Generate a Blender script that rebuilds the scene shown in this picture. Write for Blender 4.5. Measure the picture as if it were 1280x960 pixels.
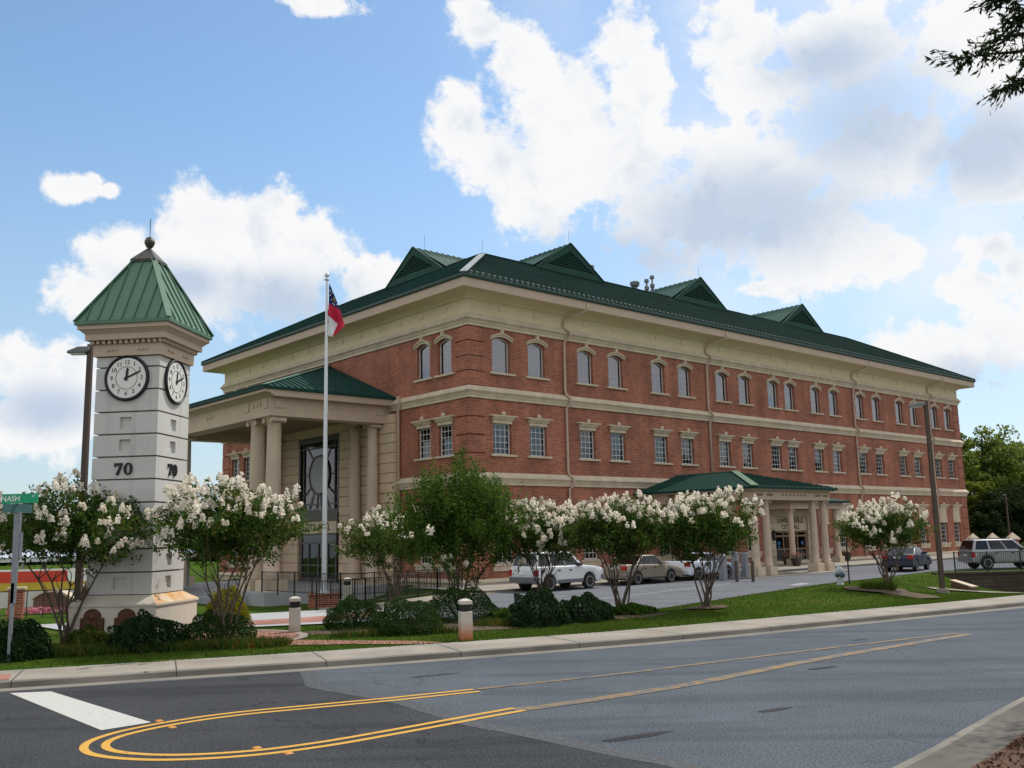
import bpy, bmesh, math, random
import numpy as np
from mathutils import Vector, Matrix
from math import radians as RAD, sin, cos, pi
random.seed(7); RNG = np.random.default_rng(7)
S = bpy.context.scene
for o in list(bpy.data.objects): bpy.data.objects.remove(o)
C = S.collection

# ------------------------------------------------------------------ camera, sky, sun, exposure
cd = bpy.data.cameras.new('camera'); cam = bpy.data.objects.new('camera', cd); C.objects.link(cam)
cd.sensor_width = 36; cd.lens = 1191.38/1280*36; cd.clip_start = .1; cd.clip_end = 6000
cam.matrix_world = Matrix.Translation((0, 0, 2.7)) @ Matrix.Rotation(RAD(99.0468), 4, 'X') @ Matrix.Rotation(RAD(-1.258), 4, 'Z')
S.camera = cam
SUN_AZ, SUN_EL = 45.5, 54.0
S.view_settings.view_transform = 'Standard'; S.view_settings.look = 'None'
S.view_settings.exposure = 0.07; S.view_settings.gamma = 1; S.view_settings.use_curve_mapping = False
sd = bpy.data.lights.new('sun', 'SUN'); sd.energy = 3.1; sd.angle = RAD(.5); sd.color = (1, .95, .87)
so = bpy.data.objects.new('sun', sd); C.objects.link(so)
sv = Vector((sin(RAD(SUN_AZ))*cos(RAD(SUN_EL)), cos(RAD(SUN_AZ))*cos(RAD(SUN_EL)), sin(RAD(SUN_EL))))
so.rotation_euler = (-sv).to_track_quat('-Z', 'Y').to_euler(); so.location = (60, 60, 120)

CLOUDS = [(-25.6,19.4,1.5,.9),(-24.6,19.6,.8,.7),(-23.7,19.4,.7,.45),(-18.1,18.3,3.4,2.3),(-15.0,18.3,3.0,2.2),(-11.9,17.1,2.4,2.3),(-16.3,15.0,6.1,2.9),(-22.9,15.5,1.9,2.0),(-24.5,13.6,2.1,1.5),(-8.2,15.3,2.4,1.5),(-26.9,9.3,3.6,1.9),(-26.9,6.5,4.2,1.9),(-1.6,29.6,2.0,1.8),(.5,28.0,2.3,2.1),(-2.7,24.3,2.3,2.2),(-.7,22.3,2.5,2.5),(2.3,20.8,3.5,3.2),(3.4,24.9,3.5,3.1),(7.2,29.0,2.5,2.5),(8.5,25.9,2.0,2.6),(6.9,22.0,4.0,3.4),(10.7,18.6,5.2,3.4),(15.1,20.4,4.1,3.3),(15.1,27.8,3.3,2.3),(16.3,25.1,3.2,2.1),(20.7,27,5.6,2.4),(28.3,25.5,4.9,3.4),(17.6,16.5,4.8,3.1),(22.8,20.6,3.6,2.9),(28.4,19,3.2,2.5),(22.3,15.0,1.9,1.3),(27.7,14.7,1.7,1.3),(26.7,12.9,1.9,1.1),(28.7,13.3,1.5,2.1),(24.8,9.3,3.4,1.9),(27.6,10.0,2.6,2.1),(-11.8,30.5,2.5,.6),(15.6,14.0,2.3,.6)]
SHADES = [(-13.6,13.6,4.6,2.0),(14.4,18.2,7.6,3.0),(21.6,22.6,4.7,3.3),(27.7,20.0,3.6,2.4),(7.1,16.2,6.7,2.3),(-26.2,7.4,2.6,1.4),(25.6,7.7,3.0,1.3),(-19.5,14.6,2.6,1.2),(20,26,4,1.6)]
wd = bpy.data.worlds.new('World'); S.world = wd; wd.use_nodes = True
NT = wd.node_tree; NT.nodes.clear()
def nn(t, **k):
    n = NT.nodes.new(t)
    for a, b in k.items(): setattr(n, a, b)
    return n
def lk(a, b): NT.links.new(a, b)
def mth(op, a, b=None, c=None, clamp=False):
    n = nn('ShaderNodeMath', operation=op, use_clamp=clamp)
    for i, v in enumerate((a, b, c)):
        if v is None: continue
        if isinstance(v, (int, float)): n.inputs[i].default_value = v
        else: lk(v, n.inputs[i])
    return n.outputs[0]
def sstep(x, lo, hi):
    n = nn('ShaderNodeMapRange', interpolation_type='SMOOTHSTEP'); lk(x, n.inputs[0])
    n.inputs[1].default_value = lo; n.inputs[2].default_value = hi
    return n.outputs[0]
def build_world():
    out = nn('ShaderNodeOutputWorld'); bg = nn('ShaderNodeBackground'); bg.inputs[1].default_value = .115
    sky = nn('ShaderNodeTexSky', sky_type='NISHITA', sun_disc=False, sun_elevation=RAD(SUN_EL), sun_rotation=RAD(SUN_AZ))
    sky.air_density = 1.0; sky.dust_density = .6; sky.ozone_density = 2.0
    tc = nn('ShaderNodeTexCoord'); sx = nn('ShaderNodeSeparateXYZ'); lk(tc.outputs['Generated'], sx.inputs[0])
    az = mth('MULTIPLY', mth('ARCTAN2', sx.outputs[0], sx.outputs[1]), 180/pi)
    el = mth('MULTIPLY', mth('ARCSINE', sx.outputs[2]), 180/pi)
    def noise(scale, detail, rough, off=0.0):
        mp = nn('ShaderNodeMapping'); lk(tc.outputs['Generated'], mp.inputs[0]); mp.inputs['Location'].default_value = (off, off*.7, off*1.3)
        n = nn('ShaderNodeTexNoise'); lk(mp.outputs[0], n.inputs['Vector']); n.inputs['Scale'].default_value = scale
        n.inputs['Detail'].default_value = detail; n.inputs['Roughness'].default_value = rough
        return n.outputs[0]
    n1 = noise(15, 10, .66); n2 = noise(42, 6, .6, 3.0); n3 = noise(7, 4, .5, 9.0)
    def blobs(lst):
        cur = None
        for a, e, ra, re in lst:
            dx = mth('DIVIDE', mth('SUBTRACT', az, a), ra); dy = mth('DIVIDE', mth('SUBTRACT', el, e), re)
            d = mth('SUBTRACT', 1.0, mth('SQRT', mth('ADD', mth('MULTIPLY', dx, dx), mth('MULTIPLY', dy, dy))))
            cur = d if cur is None else mth('SMOOTH_MAX', cur, d, .25)
        return cur
    f = blobs(CLOUDS)
    f = mth('MAXIMUM', f, -1.0)
    # unseen broken cloud added over the rest of the dome to brighten the facades
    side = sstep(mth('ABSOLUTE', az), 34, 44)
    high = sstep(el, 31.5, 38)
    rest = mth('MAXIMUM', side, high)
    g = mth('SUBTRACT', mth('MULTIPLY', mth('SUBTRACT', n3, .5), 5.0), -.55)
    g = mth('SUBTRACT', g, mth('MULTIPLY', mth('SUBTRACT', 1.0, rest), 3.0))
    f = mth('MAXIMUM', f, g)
    edge = mth('ADD', mth('MULTIPLY', mth('SUBTRACT', n1, .5), 2.7), mth('MULTIPLY', mth('SUBTRACT', n2, .5), 1.1))
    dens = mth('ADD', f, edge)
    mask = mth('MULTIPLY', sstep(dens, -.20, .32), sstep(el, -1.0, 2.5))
    # thin veil on the right
    veil = mth('MULTIPLY', mth('MULTIPLY', sstep(az, -6, 18), sstep(el, 4, 18)), sstep(mth('ADD', n3, mth('MULTIPLY', n1, .5)), .35, 1.05))
    veil = mth('MULTIPLY', veil, .80)
    mask = mth('MAXIMUM', mask, veil)
    sh = blobs(SHADES)
    shade = mth('MULTIPLY', sstep(mth('ADD', sh, mth('MULTIPLY', mth('SUBTRACT', n1, .5), .9)), -.55, .85), .95)
    detail = sstep(mth('ADD', n1, mth('MULTIPLY', n2, .25)), .42, .78)
    core = mth('MULTIPLY', sstep(dens, .2, 1.2), .30)
    rel = mth('MULTIPLY', mth('SUBTRACT', noise(15, 6, .55, .012), noise(15, 6, .55, 0.0)), 2.6)
    rel = mth('MULTIPLY', mth('MAXIMUM', rel, 0.0), sstep(dens, .0, .6))
    shade = mth('ADD', mth('ADD', shade, rel), mth('MULTIPLY', mth('SUBTRACT', 1.0, detail), core), clamp=True)
    cm = nn('ShaderNodeMix', data_type='RGBA'); lk(shade, cm.inputs[0])
    cm.inputs[6].default_value = (7.9, 7.9, 7.95, 1); cm.inputs[7].default_value = (4.5, 5.35, 6.5, 1)
    # pale the sky towards the horizon (summer haze high in the air)
    hz = nn('ShaderNodeMix', data_type='RGBA'); lk(mth('MULTIPLY', sstep(mth('MULTIPLY', el, -1.0), -26, -2), .6), hz.inputs[0])
    hs = nn('ShaderNodeHueSaturation'); hs.inputs['Saturation'].default_value = 1.06; hs.inputs['Hue'].default_value = .492; hs.inputs['Value'].default_value = 1.43
    lk(sky.outputs[0], hs.inputs['Color'])
    lk(hs.outputs[0], hz.inputs[6]); hz.inputs[7].default_value = (3.9, 4.9, 5.9, 1)
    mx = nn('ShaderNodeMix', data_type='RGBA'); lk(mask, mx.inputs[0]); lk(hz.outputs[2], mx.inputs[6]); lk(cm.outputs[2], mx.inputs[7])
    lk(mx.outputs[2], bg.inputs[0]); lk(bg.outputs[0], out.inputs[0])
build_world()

# ------------------------------------------------------------------ materials
MATS = {}
def newmat(name):
    m = bpy.data.materials.new(name); m.use_nodes = True; MATS[name] = m
    return m, m.node_tree, m.node_tree.nodes['Principled BSDF']
def pmat(name, col, rough=.7, var=.12, scale=3.0, bump=0.0, bscale=40, metal=0, spec=.4, coat=0, col2=None, det=4, leak=0):
    """a surface colour with soft uneven tone; leak adds vertical weather streaks"""
    m, t, b = newmat(name); N, Lk = t.nodes, t.links
    b.inputs['Roughness'].default_value = rough; b.inputs['Metallic'].default_value = metal
    b.inputs['Specular IOR Level'].default_value = spec; b.inputs['Coat Weight'].default_value = coat
    tc = N.new('ShaderNodeTexCoord'); no = N.new('ShaderNodeTexNoise'); no.inputs['Scale'].default_value = scale; no.inputs['Detail'].default_value = det
    Lk.new(tc.outputs['Object'], no.inputs['Vector'])
    rp = N.new('ShaderNodeMapRange'); rp.inputs[1].default_value = .3; rp.inputs[2].default_value = .7
    Lk.new(no.outputs[0], rp.inputs[0])
    mx = N.new('ShaderNodeMix'); mx.data_type = 'RGBA'; Lk.new(rp.outputs[0], mx.inputs[0])
    c2 = col2 or tuple(c*(1-var) for c in col)
    c1 = col if col2 else tuple(min(1, c*(1+var)) for c in col)
    mx.inputs[6].default_value = (*c1, 1); mx.inputs[7].default_value = (*c2, 1)
    last = mx.outputs[2]
    if leak:
        mp = N.new('ShaderNodeMapping'); Lk.new(tc.outputs['Object'], mp.inputs[0]); mp.inputs['Scale'].default_value = (6, 6, .35)
        n2 = N.new('ShaderNodeTexNoise'); n2.inputs['Scale'].default_value = 1.0; n2.inputs['Detail'].default_value = 5; Lk.new(mp.outputs[0], n2.inputs['Vector'])
        r2 = N.new('ShaderNodeMapRange'); r2.inputs[1].default_value = .55; r2.inputs[2].default_value = .8; r2.inputs[4].default_value = leak; Lk.new(n2.outputs[0], r2.inputs[0])
        m2 = N.new('ShaderNodeMix'); m2.data_type = 'RGBA'; Lk.new(r2.outputs[0], m2.inputs[0]); Lk.new(last, m2.inputs[6])
        m2.inputs[7].default_value = (*[c*.45 for c in col], 1); last = m2.outputs[2]
    Lk.new(last, b.inputs['Base Color'])
    if bump:
        n3 = N.new('ShaderNodeTexNoise'); n3.inputs['Scale'].default_value = bscale; n3.inputs['Detail'].default_value = 3; Lk.new(tc.outputs['Object'], n3.inputs['Vector'])
        bp = N.new('ShaderNodeBump'); bp.inputs['Strength'].default_value = bump; bp.inputs['Distance'].default_value = .02
        Lk.new(n3.outputs[0], bp.inputs['Height']); Lk.new(bp.outputs[0], b.inputs['Normal'])
    return m
def brickmat(name, c1, c2, mortar, w=.21, h=.0677, ms=.011):
    m, t, b = newmat(name); N, Lk = t.nodes, t.links
    b.inputs['Roughness'].default_value = .85; b.inputs['Specular IOR Level'].default_value = .25
    uv = N.new('ShaderNodeUVMap'); br = N.new('ShaderNodeTexBrick'); Lk.new(uv.outputs[0], br.inputs['Vector'])
    br.inputs['Scale'].default_value = 1; br.inputs['Brick Width'].default_value = w; br.inputs['Row Height'].default_value = h
    br.inputs['Mortar Size'].default_value = ms; br.inputs['Mortar Smooth'].default_value = .2; br.inputs['Bias'].default_value = -.1
    br.inputs['Color1'].default_value = (*c1, 1); br.inputs['Color2'].default_value = (*c2, 1); br.inputs['Mortar'].default_value = (*mortar, 1)
    no = N.new('ShaderNodeTexNoise'); no.inputs['Scale'].default_value = .55; no.inputs['Detail'].default_value = 6; Lk.new(uv.outputs[0], no.inputs['Vector'])
    rp = N.new('ShaderNodeMapRange'); rp.inputs[1].default_value = .3; rp.inputs[2].default_value = .7; rp.inputs[3].default_value = .78; rp.inputs[4].default_value = 1.16; Lk.new(no.outputs[0], rp.inputs[0])
    mp = N.new('ShaderNodeMapping'); mp.inputs['Scale'].default_value = (1.1, .16, 1); Lk.new(uv.outputs[0], mp.inputs[0])
    n2 = N.new('ShaderNodeTexNoise'); n2.inputs['Scale'].default_value = 1.0; n2.inputs['Detail'].default_value = 6; Lk.new(mp.outputs[0], n2.inputs['Vector'])
    r2 = N.new('ShaderNodeMapRange'); r2.inputs[1].default_value = .35; r2.inputs[2].default_value = .68; r2.inputs[3].default_value = 1.1; r2.inputs[4].default_value = .78; Lk.new(n2.outputs[0], r2.inputs[0])
    mm = N.new('ShaderNodeMath'); mm.operation = 'MULTIPLY'; Lk.new(rp.outputs[0], mm.inputs[0]); Lk.new(r2.outputs[0], mm.inputs[1])
    mx = N.new('ShaderNodeMix'); mx.data_type = 'RGBA'; mx.blend_type = 'MULTIPLY'; mx.inputs[0].default_value = 1
    Lk.new(br.outputs[0], mx.inputs[6]); Lk.new(mm.outputs[0], mx.inputs[7]); Lk.new(mx.outputs[2], b.inputs['Base Color'])
    bp = N.new('ShaderNodeBump'); bp.inputs['Strength'].default_value = .5; bp.inputs['Distance'].default_value = .01; bp.invert = True
    Lk.new(br.outputs['Fac'], bp.inputs['Height']); Lk.new(bp.outputs[0], b.inputs['Normal'])
    return m
def leafmat(name, dark, light, trans=.3, third=None):
    """leaves: every leaf its own tone between dark and light, some of a third colour"""
    m, t, b = newmat(name); N, Lk = t.nodes, t.links
    ge = N.new('ShaderNodeNewGeometry'); cr = N.new('ShaderNodeValToRGB'); Lk.new(ge.outputs['Random Per Island'], cr.inputs[0])
    e = cr.color_ramp.elements; e[0].color = (*dark, 1); e[1].color = (*light, 1); e[1].position = .85 if third else 1
    if third:
        q = cr.color_ramp.elements.new(.93); q.color = (*third, 1)
    b.inputs['Roughness'].default_value = .7; b.inputs['Specular IOR Level'].default_value = .10
    Lk.new(cr.outputs[0], b.inputs['Base Color'])
    tr = N.new('ShaderNodeBsdfTranslucent'); hs = N.new('ShaderNodeHueSaturation'); hs.inputs['Value'].default_value = 1.5; hs.inputs['Hue'].default_value = .48
    Lk.new(cr.outputs[0], hs.inputs['Color']); Lk.new(hs.outputs[0], tr.inputs[0])
    mx = N.new('ShaderNodeMixShader'); mx.inputs[0].default_value = trans; Lk.new(b.outputs[0], mx.inputs[1]); Lk.new(tr.outputs[0], mx.inputs[2])
    Lk.new(mx.outputs[0], N['Material Output'].inputs[0])
    return m
def glassmat(name, tint=(.012, .015, .018), ior=1.9, trans=.75):
    m, t, b = newmat(name); N, Lk = t.nodes, t.links
    gl = N.new('ShaderNodeBsdfGlossy'); gl.inputs['Roughness'].default_value = .015; gl.inputs[0].default_value = (.92, .94, 1, 1)
    tr = N.new('ShaderNodeBsdfTransparent'); tr.inputs[0].default_value = (.62*trans/.75, .66*trans/.75, .68*trans/.75, 1)
    fr = N.new('ShaderNodeFresnel'); fr.inputs[0].default_value = ior
    no = N.new('ShaderNodeTexNoise'); tc = N.new('ShaderNodeTexCoord'); Lk.new(tc.outputs['Object'], no.inputs['Vector']); no.inputs['Scale'].default_value = 1.7
    bp = N.new('ShaderNodeBump'); bp.inputs['Strength'].default_value = .05; bp.inputs['Distance'].default_value = .05; Lk.new(no.outputs[0], bp.inputs['Height'])
    Lk.new(bp.outputs[0], gl.inputs['Normal'])
    mx = N.new('ShaderNodeMixShader'); Lk.new(fr.outputs[0], mx.inputs[0]); Lk.new(tr.outputs[0], mx.inputs[1]); Lk.new(gl.outputs[0], mx.inputs[2])
    Lk.new(mx.outputs[0], N['Material Output'].inputs[0])
    return m
def asphaltmat(name, col, col2, crack=.4, spot=(.5, .62)):
    m, t, b = newmat(name); N, Lk = t.nodes, t.links
    b.inputs['Roughness'].default_value = .95; b.inputs['Specular IOR Level'].default_value = .10
    tc = N.new('ShaderNodeTexCoord')
    def noi(s, d, r=.5, sc=None):
        n = N.new('ShaderNodeTexNoise'); n.inputs['Scale'].default_value = s; n.inputs['Detail'].default_value = d; n.inputs['Roughness'].default_value = r
        if sc:
            mp = N.new('ShaderNodeMapping'); mp.inputs['Scale'].default_value = sc; mp.inputs['Rotation'].default_value = (0, 0, RAD(-38)); Lk.new(tc.outputs['Object'], mp.inputs[0]); Lk.new(mp.outputs[0], n.inputs['Vector'])
        else: Lk.new(tc.outputs['Object'], n.inputs['Vector'])
        return n.outputs[0]
    def mr(x, a, c, lo=0, hi=1):
        n = N.new('ShaderNodeMapRange'); n.inputs[1].default_value = a; n.inputs[2].default_value = c; n.inputs[3].default_value = lo; n.inputs[4].default_value = hi; Lk.new(x, n.inputs[0]); return n.outputs[0]
    def mix(f, a, c, mode='MIX'):
        n = N.new('ShaderNodeMix'); n.data_type = 'RGBA'; n.blend_type = mode
        for i, v in ((0, f), (6, a), (7, c)):
            if isinstance(v, tuple): n.inputs[i].default_value = (*v, 1)
            elif isinstance(v, float): n.inputs[i].default_value = v
            else: Lk.new(v, n.inputs[i])
        return n.outputs[2]
    base = mix(mr(noi(.45, 6, .6), .3, .7), col, col2)
    base = mix(mr(noi(.5, 4, .5, (.25, 2.2, 1)), spot[0], spot[1], 0, .42), base, tuple(c*.5 for c in col))       # wheel-path darkening
    base = mix(mr(noi(60, 2), .35, .7, .72, 1.25), base, base, 'MIX') if False else base
    g = N.new('ShaderNodeMix'); g.data_type = 'RGBA'; g.blend_type = 'MULTIPLY'; g.inputs[0].default_value = 1
    Lk.new(base, g.inputs[6]); Lk.new(mr(noi(30, 4, .75), .38, .62, .50, 1.52), g.inputs[7])
    vo = N.new('ShaderNodeTexVoronoi'); vo.feature = 'DISTANCE_TO_EDGE'; vo.inputs['Scale'].default_value = .22
    dn = N.new('ShaderNodeTexNoise'); dn.inputs['Scale'].default_value = 1.1; dn.inputs['Detail'].default_value = 5; Lk.new(tc.outputs['Object'], dn.inputs['Vector'])
    vm = N.new('ShaderNodeVectorMath'); vm.operation = 'MULTIPLY_ADD'; Lk.new(dn.outputs['Color'], vm.inputs[0]); vm.inputs[1].default_value = (1.6, 1.6, 0); Lk.new(tc.outputs['Object'], vm.inputs[2]); Lk.new(vm.outputs[0], vo.inputs['Vector'])
    ck = mr(vo.outputs['Distance'], .0, .006, crack, 0)
    n = N.new('ShaderNodeMath'); n.operation = 'MULTIPLY'; Lk.new(ck, n.inputs[0]); Lk.new(mr(noi(.35, 2), .42, .52), n.inputs[1])
    fin = mix(n.outputs[0], g.outputs[2], tuple(c*.35 for c in col))
    Lk.new(fin, b.inputs['Base Color'])
    bp = N.new('ShaderNodeBump'); bp.inputs['Strength'].default_value = .35; bp.inputs['Distance'].default_value = .01
    Lk.new(noi(90, 2), bp.inputs['Height']); Lk.new(bp.outputs[0], b.inputs['Normal'])
    return m
def paintmat(name, col, under, wear=.5, scale=9):
    """road paint worn through to the asphalt in patches"""
    m, t, b = newmat(name); N, Lk = t.nodes, t.links
    b.inputs['Roughness'].default_value = .8
    tc = N.new('ShaderNodeTexCoord'); no = N.new('ShaderNodeTexNoise'); no.inputs['Scale'].default_value = scale; no.inputs['Detail'].default_value = 7; no.inputs['Roughness'].default_value = .7
    Lk.new(tc.outputs['Object'], no.inputs['Vector'])
    rp = N.new('ShaderNodeMapRange'); rp.inputs[1].default_value = wear; rp.inputs[2].default_value = wear+.12; Lk.new(no.outputs[0], rp.inputs[0])
    mx = N.new('ShaderNodeMix'); mx.data_type = 'RGBA'; Lk.new(rp.outputs[0], mx.inputs[0]); mx.inputs[6].default_value = (*col, 1); mx.inputs[7].default_value = (*under, 1)
    Lk.new(mx.outputs[2], b.inputs['Base Color'])
    return m
def zmat(name, cols, zs, rough=.75, nscale=7, namp=.12):
    """a stain that climbs from the foot: colour by object height, broken up by noise"""
    m, t, b = newmat(name); N, Lk = t.nodes, t.links; b.inputs['Roughness'].default_value = rough
    tc = N.new('ShaderNodeTexCoord'); sp = N.new('ShaderNodeSeparateXYZ'); Lk.new(tc.outputs['Object'], sp.inputs[0])
    no = N.new('ShaderNodeTexNoise'); no.inputs['Scale'].default_value = nscale; no.inputs['Detail'].default_value = 5; Lk.new(tc.outputs['Object'], no.inputs['Vector'])
    ma = N.new('ShaderNodeMath'); ma.operation = 'MULTIPLY_ADD'; Lk.new(no.outputs[0], ma.inputs[0]); ma.inputs[1].default_value = namp*2; Lk.new(sp.outputs[2], ma.inputs[2])
    rp = N.new('ShaderNodeMapRange'); rp.inputs[1].default_value = zs[0]+namp; rp.inputs[2].default_value = zs[1]+namp; Lk.new(ma.outputs[0], rp.inputs[0])
    mx = N.new('ShaderNodeMix'); mx.data_type = 'RGBA'; Lk.new(rp.outputs[0], mx.inputs[0]); mx.inputs[6].default_value = (*cols[0], 1); mx.inputs[7].default_value = (*cols[1], 1)
    Lk.new(mx.outputs[2], b.inputs['Base Color']); return m

M = MATS
brickmat('brick', (.405, .115, .066), (.23, .057, .037), (.37, .245, .175), .30, .10, .014)
brickmat('brick_groove', (.17, .045, .03), (.14, .04, .028), (.16, .08, .06))
brickmat('brick_brown', (.2, .1, .07), (.15, .07, .05), (.2, .15, .12), .3, .1, .012)
brickmat('block_brown', (.085, .062, .048), (.062, .046, .036), (.03, .024, .02), .42, .2, .014)
brickmat('paver', (.36, .16, .12), (.28, .12, .09), (.3, .2, .16), .2, .1, .008)
pmat('limestone', (.56, .465, .345), .85, .12, 1.5, .15, 30, leak=.35)
pmat('base_stone', (.60, .50, .36), .85, .12, 1.5, .15, 30, leak=.4)
pmat('cream', (.70, .58, .39), .8, .05, .8, leak=.1)
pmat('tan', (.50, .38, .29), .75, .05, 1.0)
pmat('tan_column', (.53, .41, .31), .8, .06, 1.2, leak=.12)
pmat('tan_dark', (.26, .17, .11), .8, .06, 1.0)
pmat('stone_block', (.62, .47, .33), .85, .08, 1.3, leak=.15)
pmat('roof_green', (.012, .050, .040), .6, .12, .35, metal=0, spec=.10)
pmat('dormer_green', (.022, .068, .052), .6, .12, .8, spec=.1)
pmat('tower_green', (.075, .165, .105), .45, .12, .8, spec=.5)
pmat('roof_dark', (.012, .045, .035), .5, .1, 2)
pmat('flashing', (.27, .29, .285), .5, .1, 3)
pmat('white_frame', (.62, .62, .60), .5, .04, 5)
pmat('dim_room_and_blind', (.02, .022, .025), .9, .1, 3)  # near-black: dimness of the rooms put into the colour; some roller blinds share it
pmat('curtain', (.42, .43, .46), .9, .06, 2)
glassmat('glass', ior=1.75, trans=.6); glassmat('glass_upper', ior=2.6); glassmat('car_glass', ior=1.55, trans=.05); glassmat('door_glass', ior=1.6, trans=.5)
pmat('bronze', (.06, .05, .042), .45, .1, 4, spec=.5)
pmat('plaque', (.10, .045, .025), .45, .3, 9, metal=.5)
pmat('precast', (.56, .55, .525), .85, .08, .7, .1, 40, leak=.38)
pmat('precast_groove', (.24, .22, .19), .9, .1, 3)
pmat('plinth_stone', (.60, .55, .46), .85, .08, 1.2, .1, 40, leak=.25)
pmat('rust_stain', (.62, .52, .38), .85, .1, 2.2, col2=(.55, .25, .06))
pmat('clock_white', (.75, .74, .70), .4, .02, 3)
pmat('black', (.012, .012, .013), .5, .1, 5)
pmat('letter_dark', (.05, .045, .04), .6, .1, 5)
pmat('iron', (.012, .013, .015), .5, .1, 5)
pmat('pole_white', (.62, .64, .66), .35, .05, 2, metal=.3)
pmat('pole_bronze', (.075, .052, .040), .5, .1, 2)
pmat('lamp_grey', (.16, .17, .18), .5, .1, 2)
pmat('galv', (.26, .27, .30), .55, .12, 6, metal=.4)
pmat('sign_green', (.0, .34, .16), .4, .02, 3)
pmat('sign_white', (.8, .8, .8), .4, .02, 3)
pmat('sign_teal', (.05, .13, .13), .4, .1, 3)
zmat('bollard', ((.46, .15, .055), (.50, .46, .40)), (.10, .50))
zmat('bollard_clean', ((.40, .30, .2), (.52, .49, .43)), (.0, .3))
pmat('hydrant', (.50, .54, .57), .45, .1, 8); pmat('hydrant_dark', (.06, .10, .14), .45, .1, 8)
pmat('concrete', (.33, .295, .25), .9, .12, .8, .2, 50, col2=(.225, .20, .165), det=10)
pmat('kerb_concrete', (.26, .235, .20), .9, .2, .55, .2, 40, col2=(.13, .12, .10), det=10)
pmat('verge_concrete_shaded', (.15, .14, .12), .95, .2, .9, .3, 30, col2=(.075, .07, .06), det=10)  # darker copy of the kerb concrete: tree shade put into its colour
pmat('gutter', (.225, .205, .17), .9, .15, .7, .2, 40, col2=(.135, .13, .12), det=10)
pmat('paving', (.36, .365, .375), .85, .08, .7, .1, 50)
asphaltmat('asphalt', (.101, .118, .139), (.077, .090, .106), .5)
asphaltmat('asphalt_dark', (.039, .042, .047), (.055, .058, .064), .6, (.52, .64))
asphaltmat('drive_asphalt', (.155, .165, .185), (.13, .138, .155), .5)
paintmat('yellow', (.55, .30, .04), (.05, .05, .055), .585, 9)
paintmat('yellow_worn', (.205, .132, .055), (.080, .090, .102), .45, 3)
paintmat('white_paint', (.46, .455, .43), (.10, .10, .11), .59, 8)
paintmat('white_worn', (.32, .33, .35), (.15, .16, .18), .5, 5)
paintmat('asphalt_mix', (.040, .043, .049), (.076, .086, .098), .48, 12)
pmat('stud', (.55, .22, .02), .4, .1, 9)
pmat('mulch', (.13, .062, .032), .95, .3, 14, .6, 30, col2=(.055, .03, .018), det=8)
pmat('mulch_grey', (.125, .080, .052), .95, .3, 9, .8, 30, col2=(.060, .040, .028), det=8)
pmat('soil', (.10, .075, .05), .95, .3, 5, .4, 30)
pmat('bark', (.16, .12, .09), .9, .3, 9, .4, 30, col2=(.07, .052, .042))
pmat('bark_dark', (.05, .04, .032), .9, .3, 9, .4, 30)
leafmat('leaf_myrtle', (.015, .045, .009), (.070, .135, .024), .38, (.15, .13, .026))
leafmat('leaf_fresh', (.013, .044, .007), (.078, .150, .020), .40)
leafmat('leaf_box', (.012, .038, .007), (.040, .084, .015), .15)
leafmat('leaf_holly', (.007, .026, .007), (.024, .056, .015), .10)
leafmat('leaf_yellow', (.10, .12, .010), (.30, .27, .02), .3)
leafmat('leaf_lime', (.03, .055, .010), (.09, .115, .016), .25)
leafmat('leaf_big', (.040, .080, .014), (.175, .235, .045), .5)
leafmat('leaf_bright', (.06, .10, .012), (.18, .23, .03), .45)
leafmat('leaf_oak', (.008, .020, .006), (.035, .055, .015), .25)
leafmat('blossom', (.62, .585, .50), (.86, .83, .75), .45)
leafmat('pinkflower', (.5, .08, .14), (.7, .3, .4), .2)
leafmat('groundcover', (.02, .055, .008), (.065, .115, .018), .25, (.24, .11, .02))
leafmat('grassblade', (.034, .080, .008), (.085, .125, .018), .3)
def grassmat(name, a, b_, c):
    m, t, b = newmat(name); N, Lk = t.nodes, t.links; b.inputs['Roughness'].default_value = 1.0; b.inputs['Specular IOR Level'].default_value = .03
    tc = N.new('ShaderNodeTexCoord')
    def noi(s, d):
        n = N.new('ShaderNodeTexNoise'); n.inputs['Scale'].default_value = s; n.inputs['Detail'].default_value = d; n.inputs['Roughness'].default_value = .65; Lk.new(tc.outputs['Object'], n.inputs['Vector']); return n.outputs[0]
    r = N.new('ShaderNodeValToRGB'); Lk.new(noi(.55, 8), r.inputs[0]); e = r.color_ramp.elements
    e[0].position = .3; e[0].color = (*a, 1); e[1].position = .72; e[1].color = (*c, 1); q = e.new(.52); q.color = (*b_, 1)
    g = N.new('ShaderNodeMix'); g.data_type = 'RGBA'; g.blend_type = 'MULTIPLY'; g.inputs[0].default_value = 1; Lk.new(r.outputs[0], g.inputs[6])
    rp = N.new('ShaderNodeMapRange'); rp.inputs[1].default_value = .3; rp.inputs[2].default_value = .7; rp.inputs[3].default_value = .55; rp.inputs[4].default_value = 1.4; Lk.new(noi(26, 4), rp.inputs[0]); Lk.new(rp.outputs[0], g.inputs[7])
    Lk.new(g.outputs[2], b.inputs['Base Color'])
    bp = N.new('ShaderNodeBump'); bp.inputs['Strength'].default_value = .8; bp.inputs['Distance'].default_value = .05; Lk.new(noi(45, 4), bp.inputs['Height']); Lk.new(bp.outputs[0], b.inputs['Normal'])
grassmat('grass', (.032, .076, .007), (.054, .100, .011), (.100, .110, .022))
def carpaint(name, col, metal=.0, rough=.3, coat=.6):
    m, t, b = newmat(name); b.inputs['Base Color'].default_value = (*col, 1); b.inputs['Metallic'].default_value = metal; b.inputs['Roughness'].default_value = rough; b.inputs['Coat Weight'].default_value = coat; b.inputs['Coat Roughness'].default_value = .05
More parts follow.
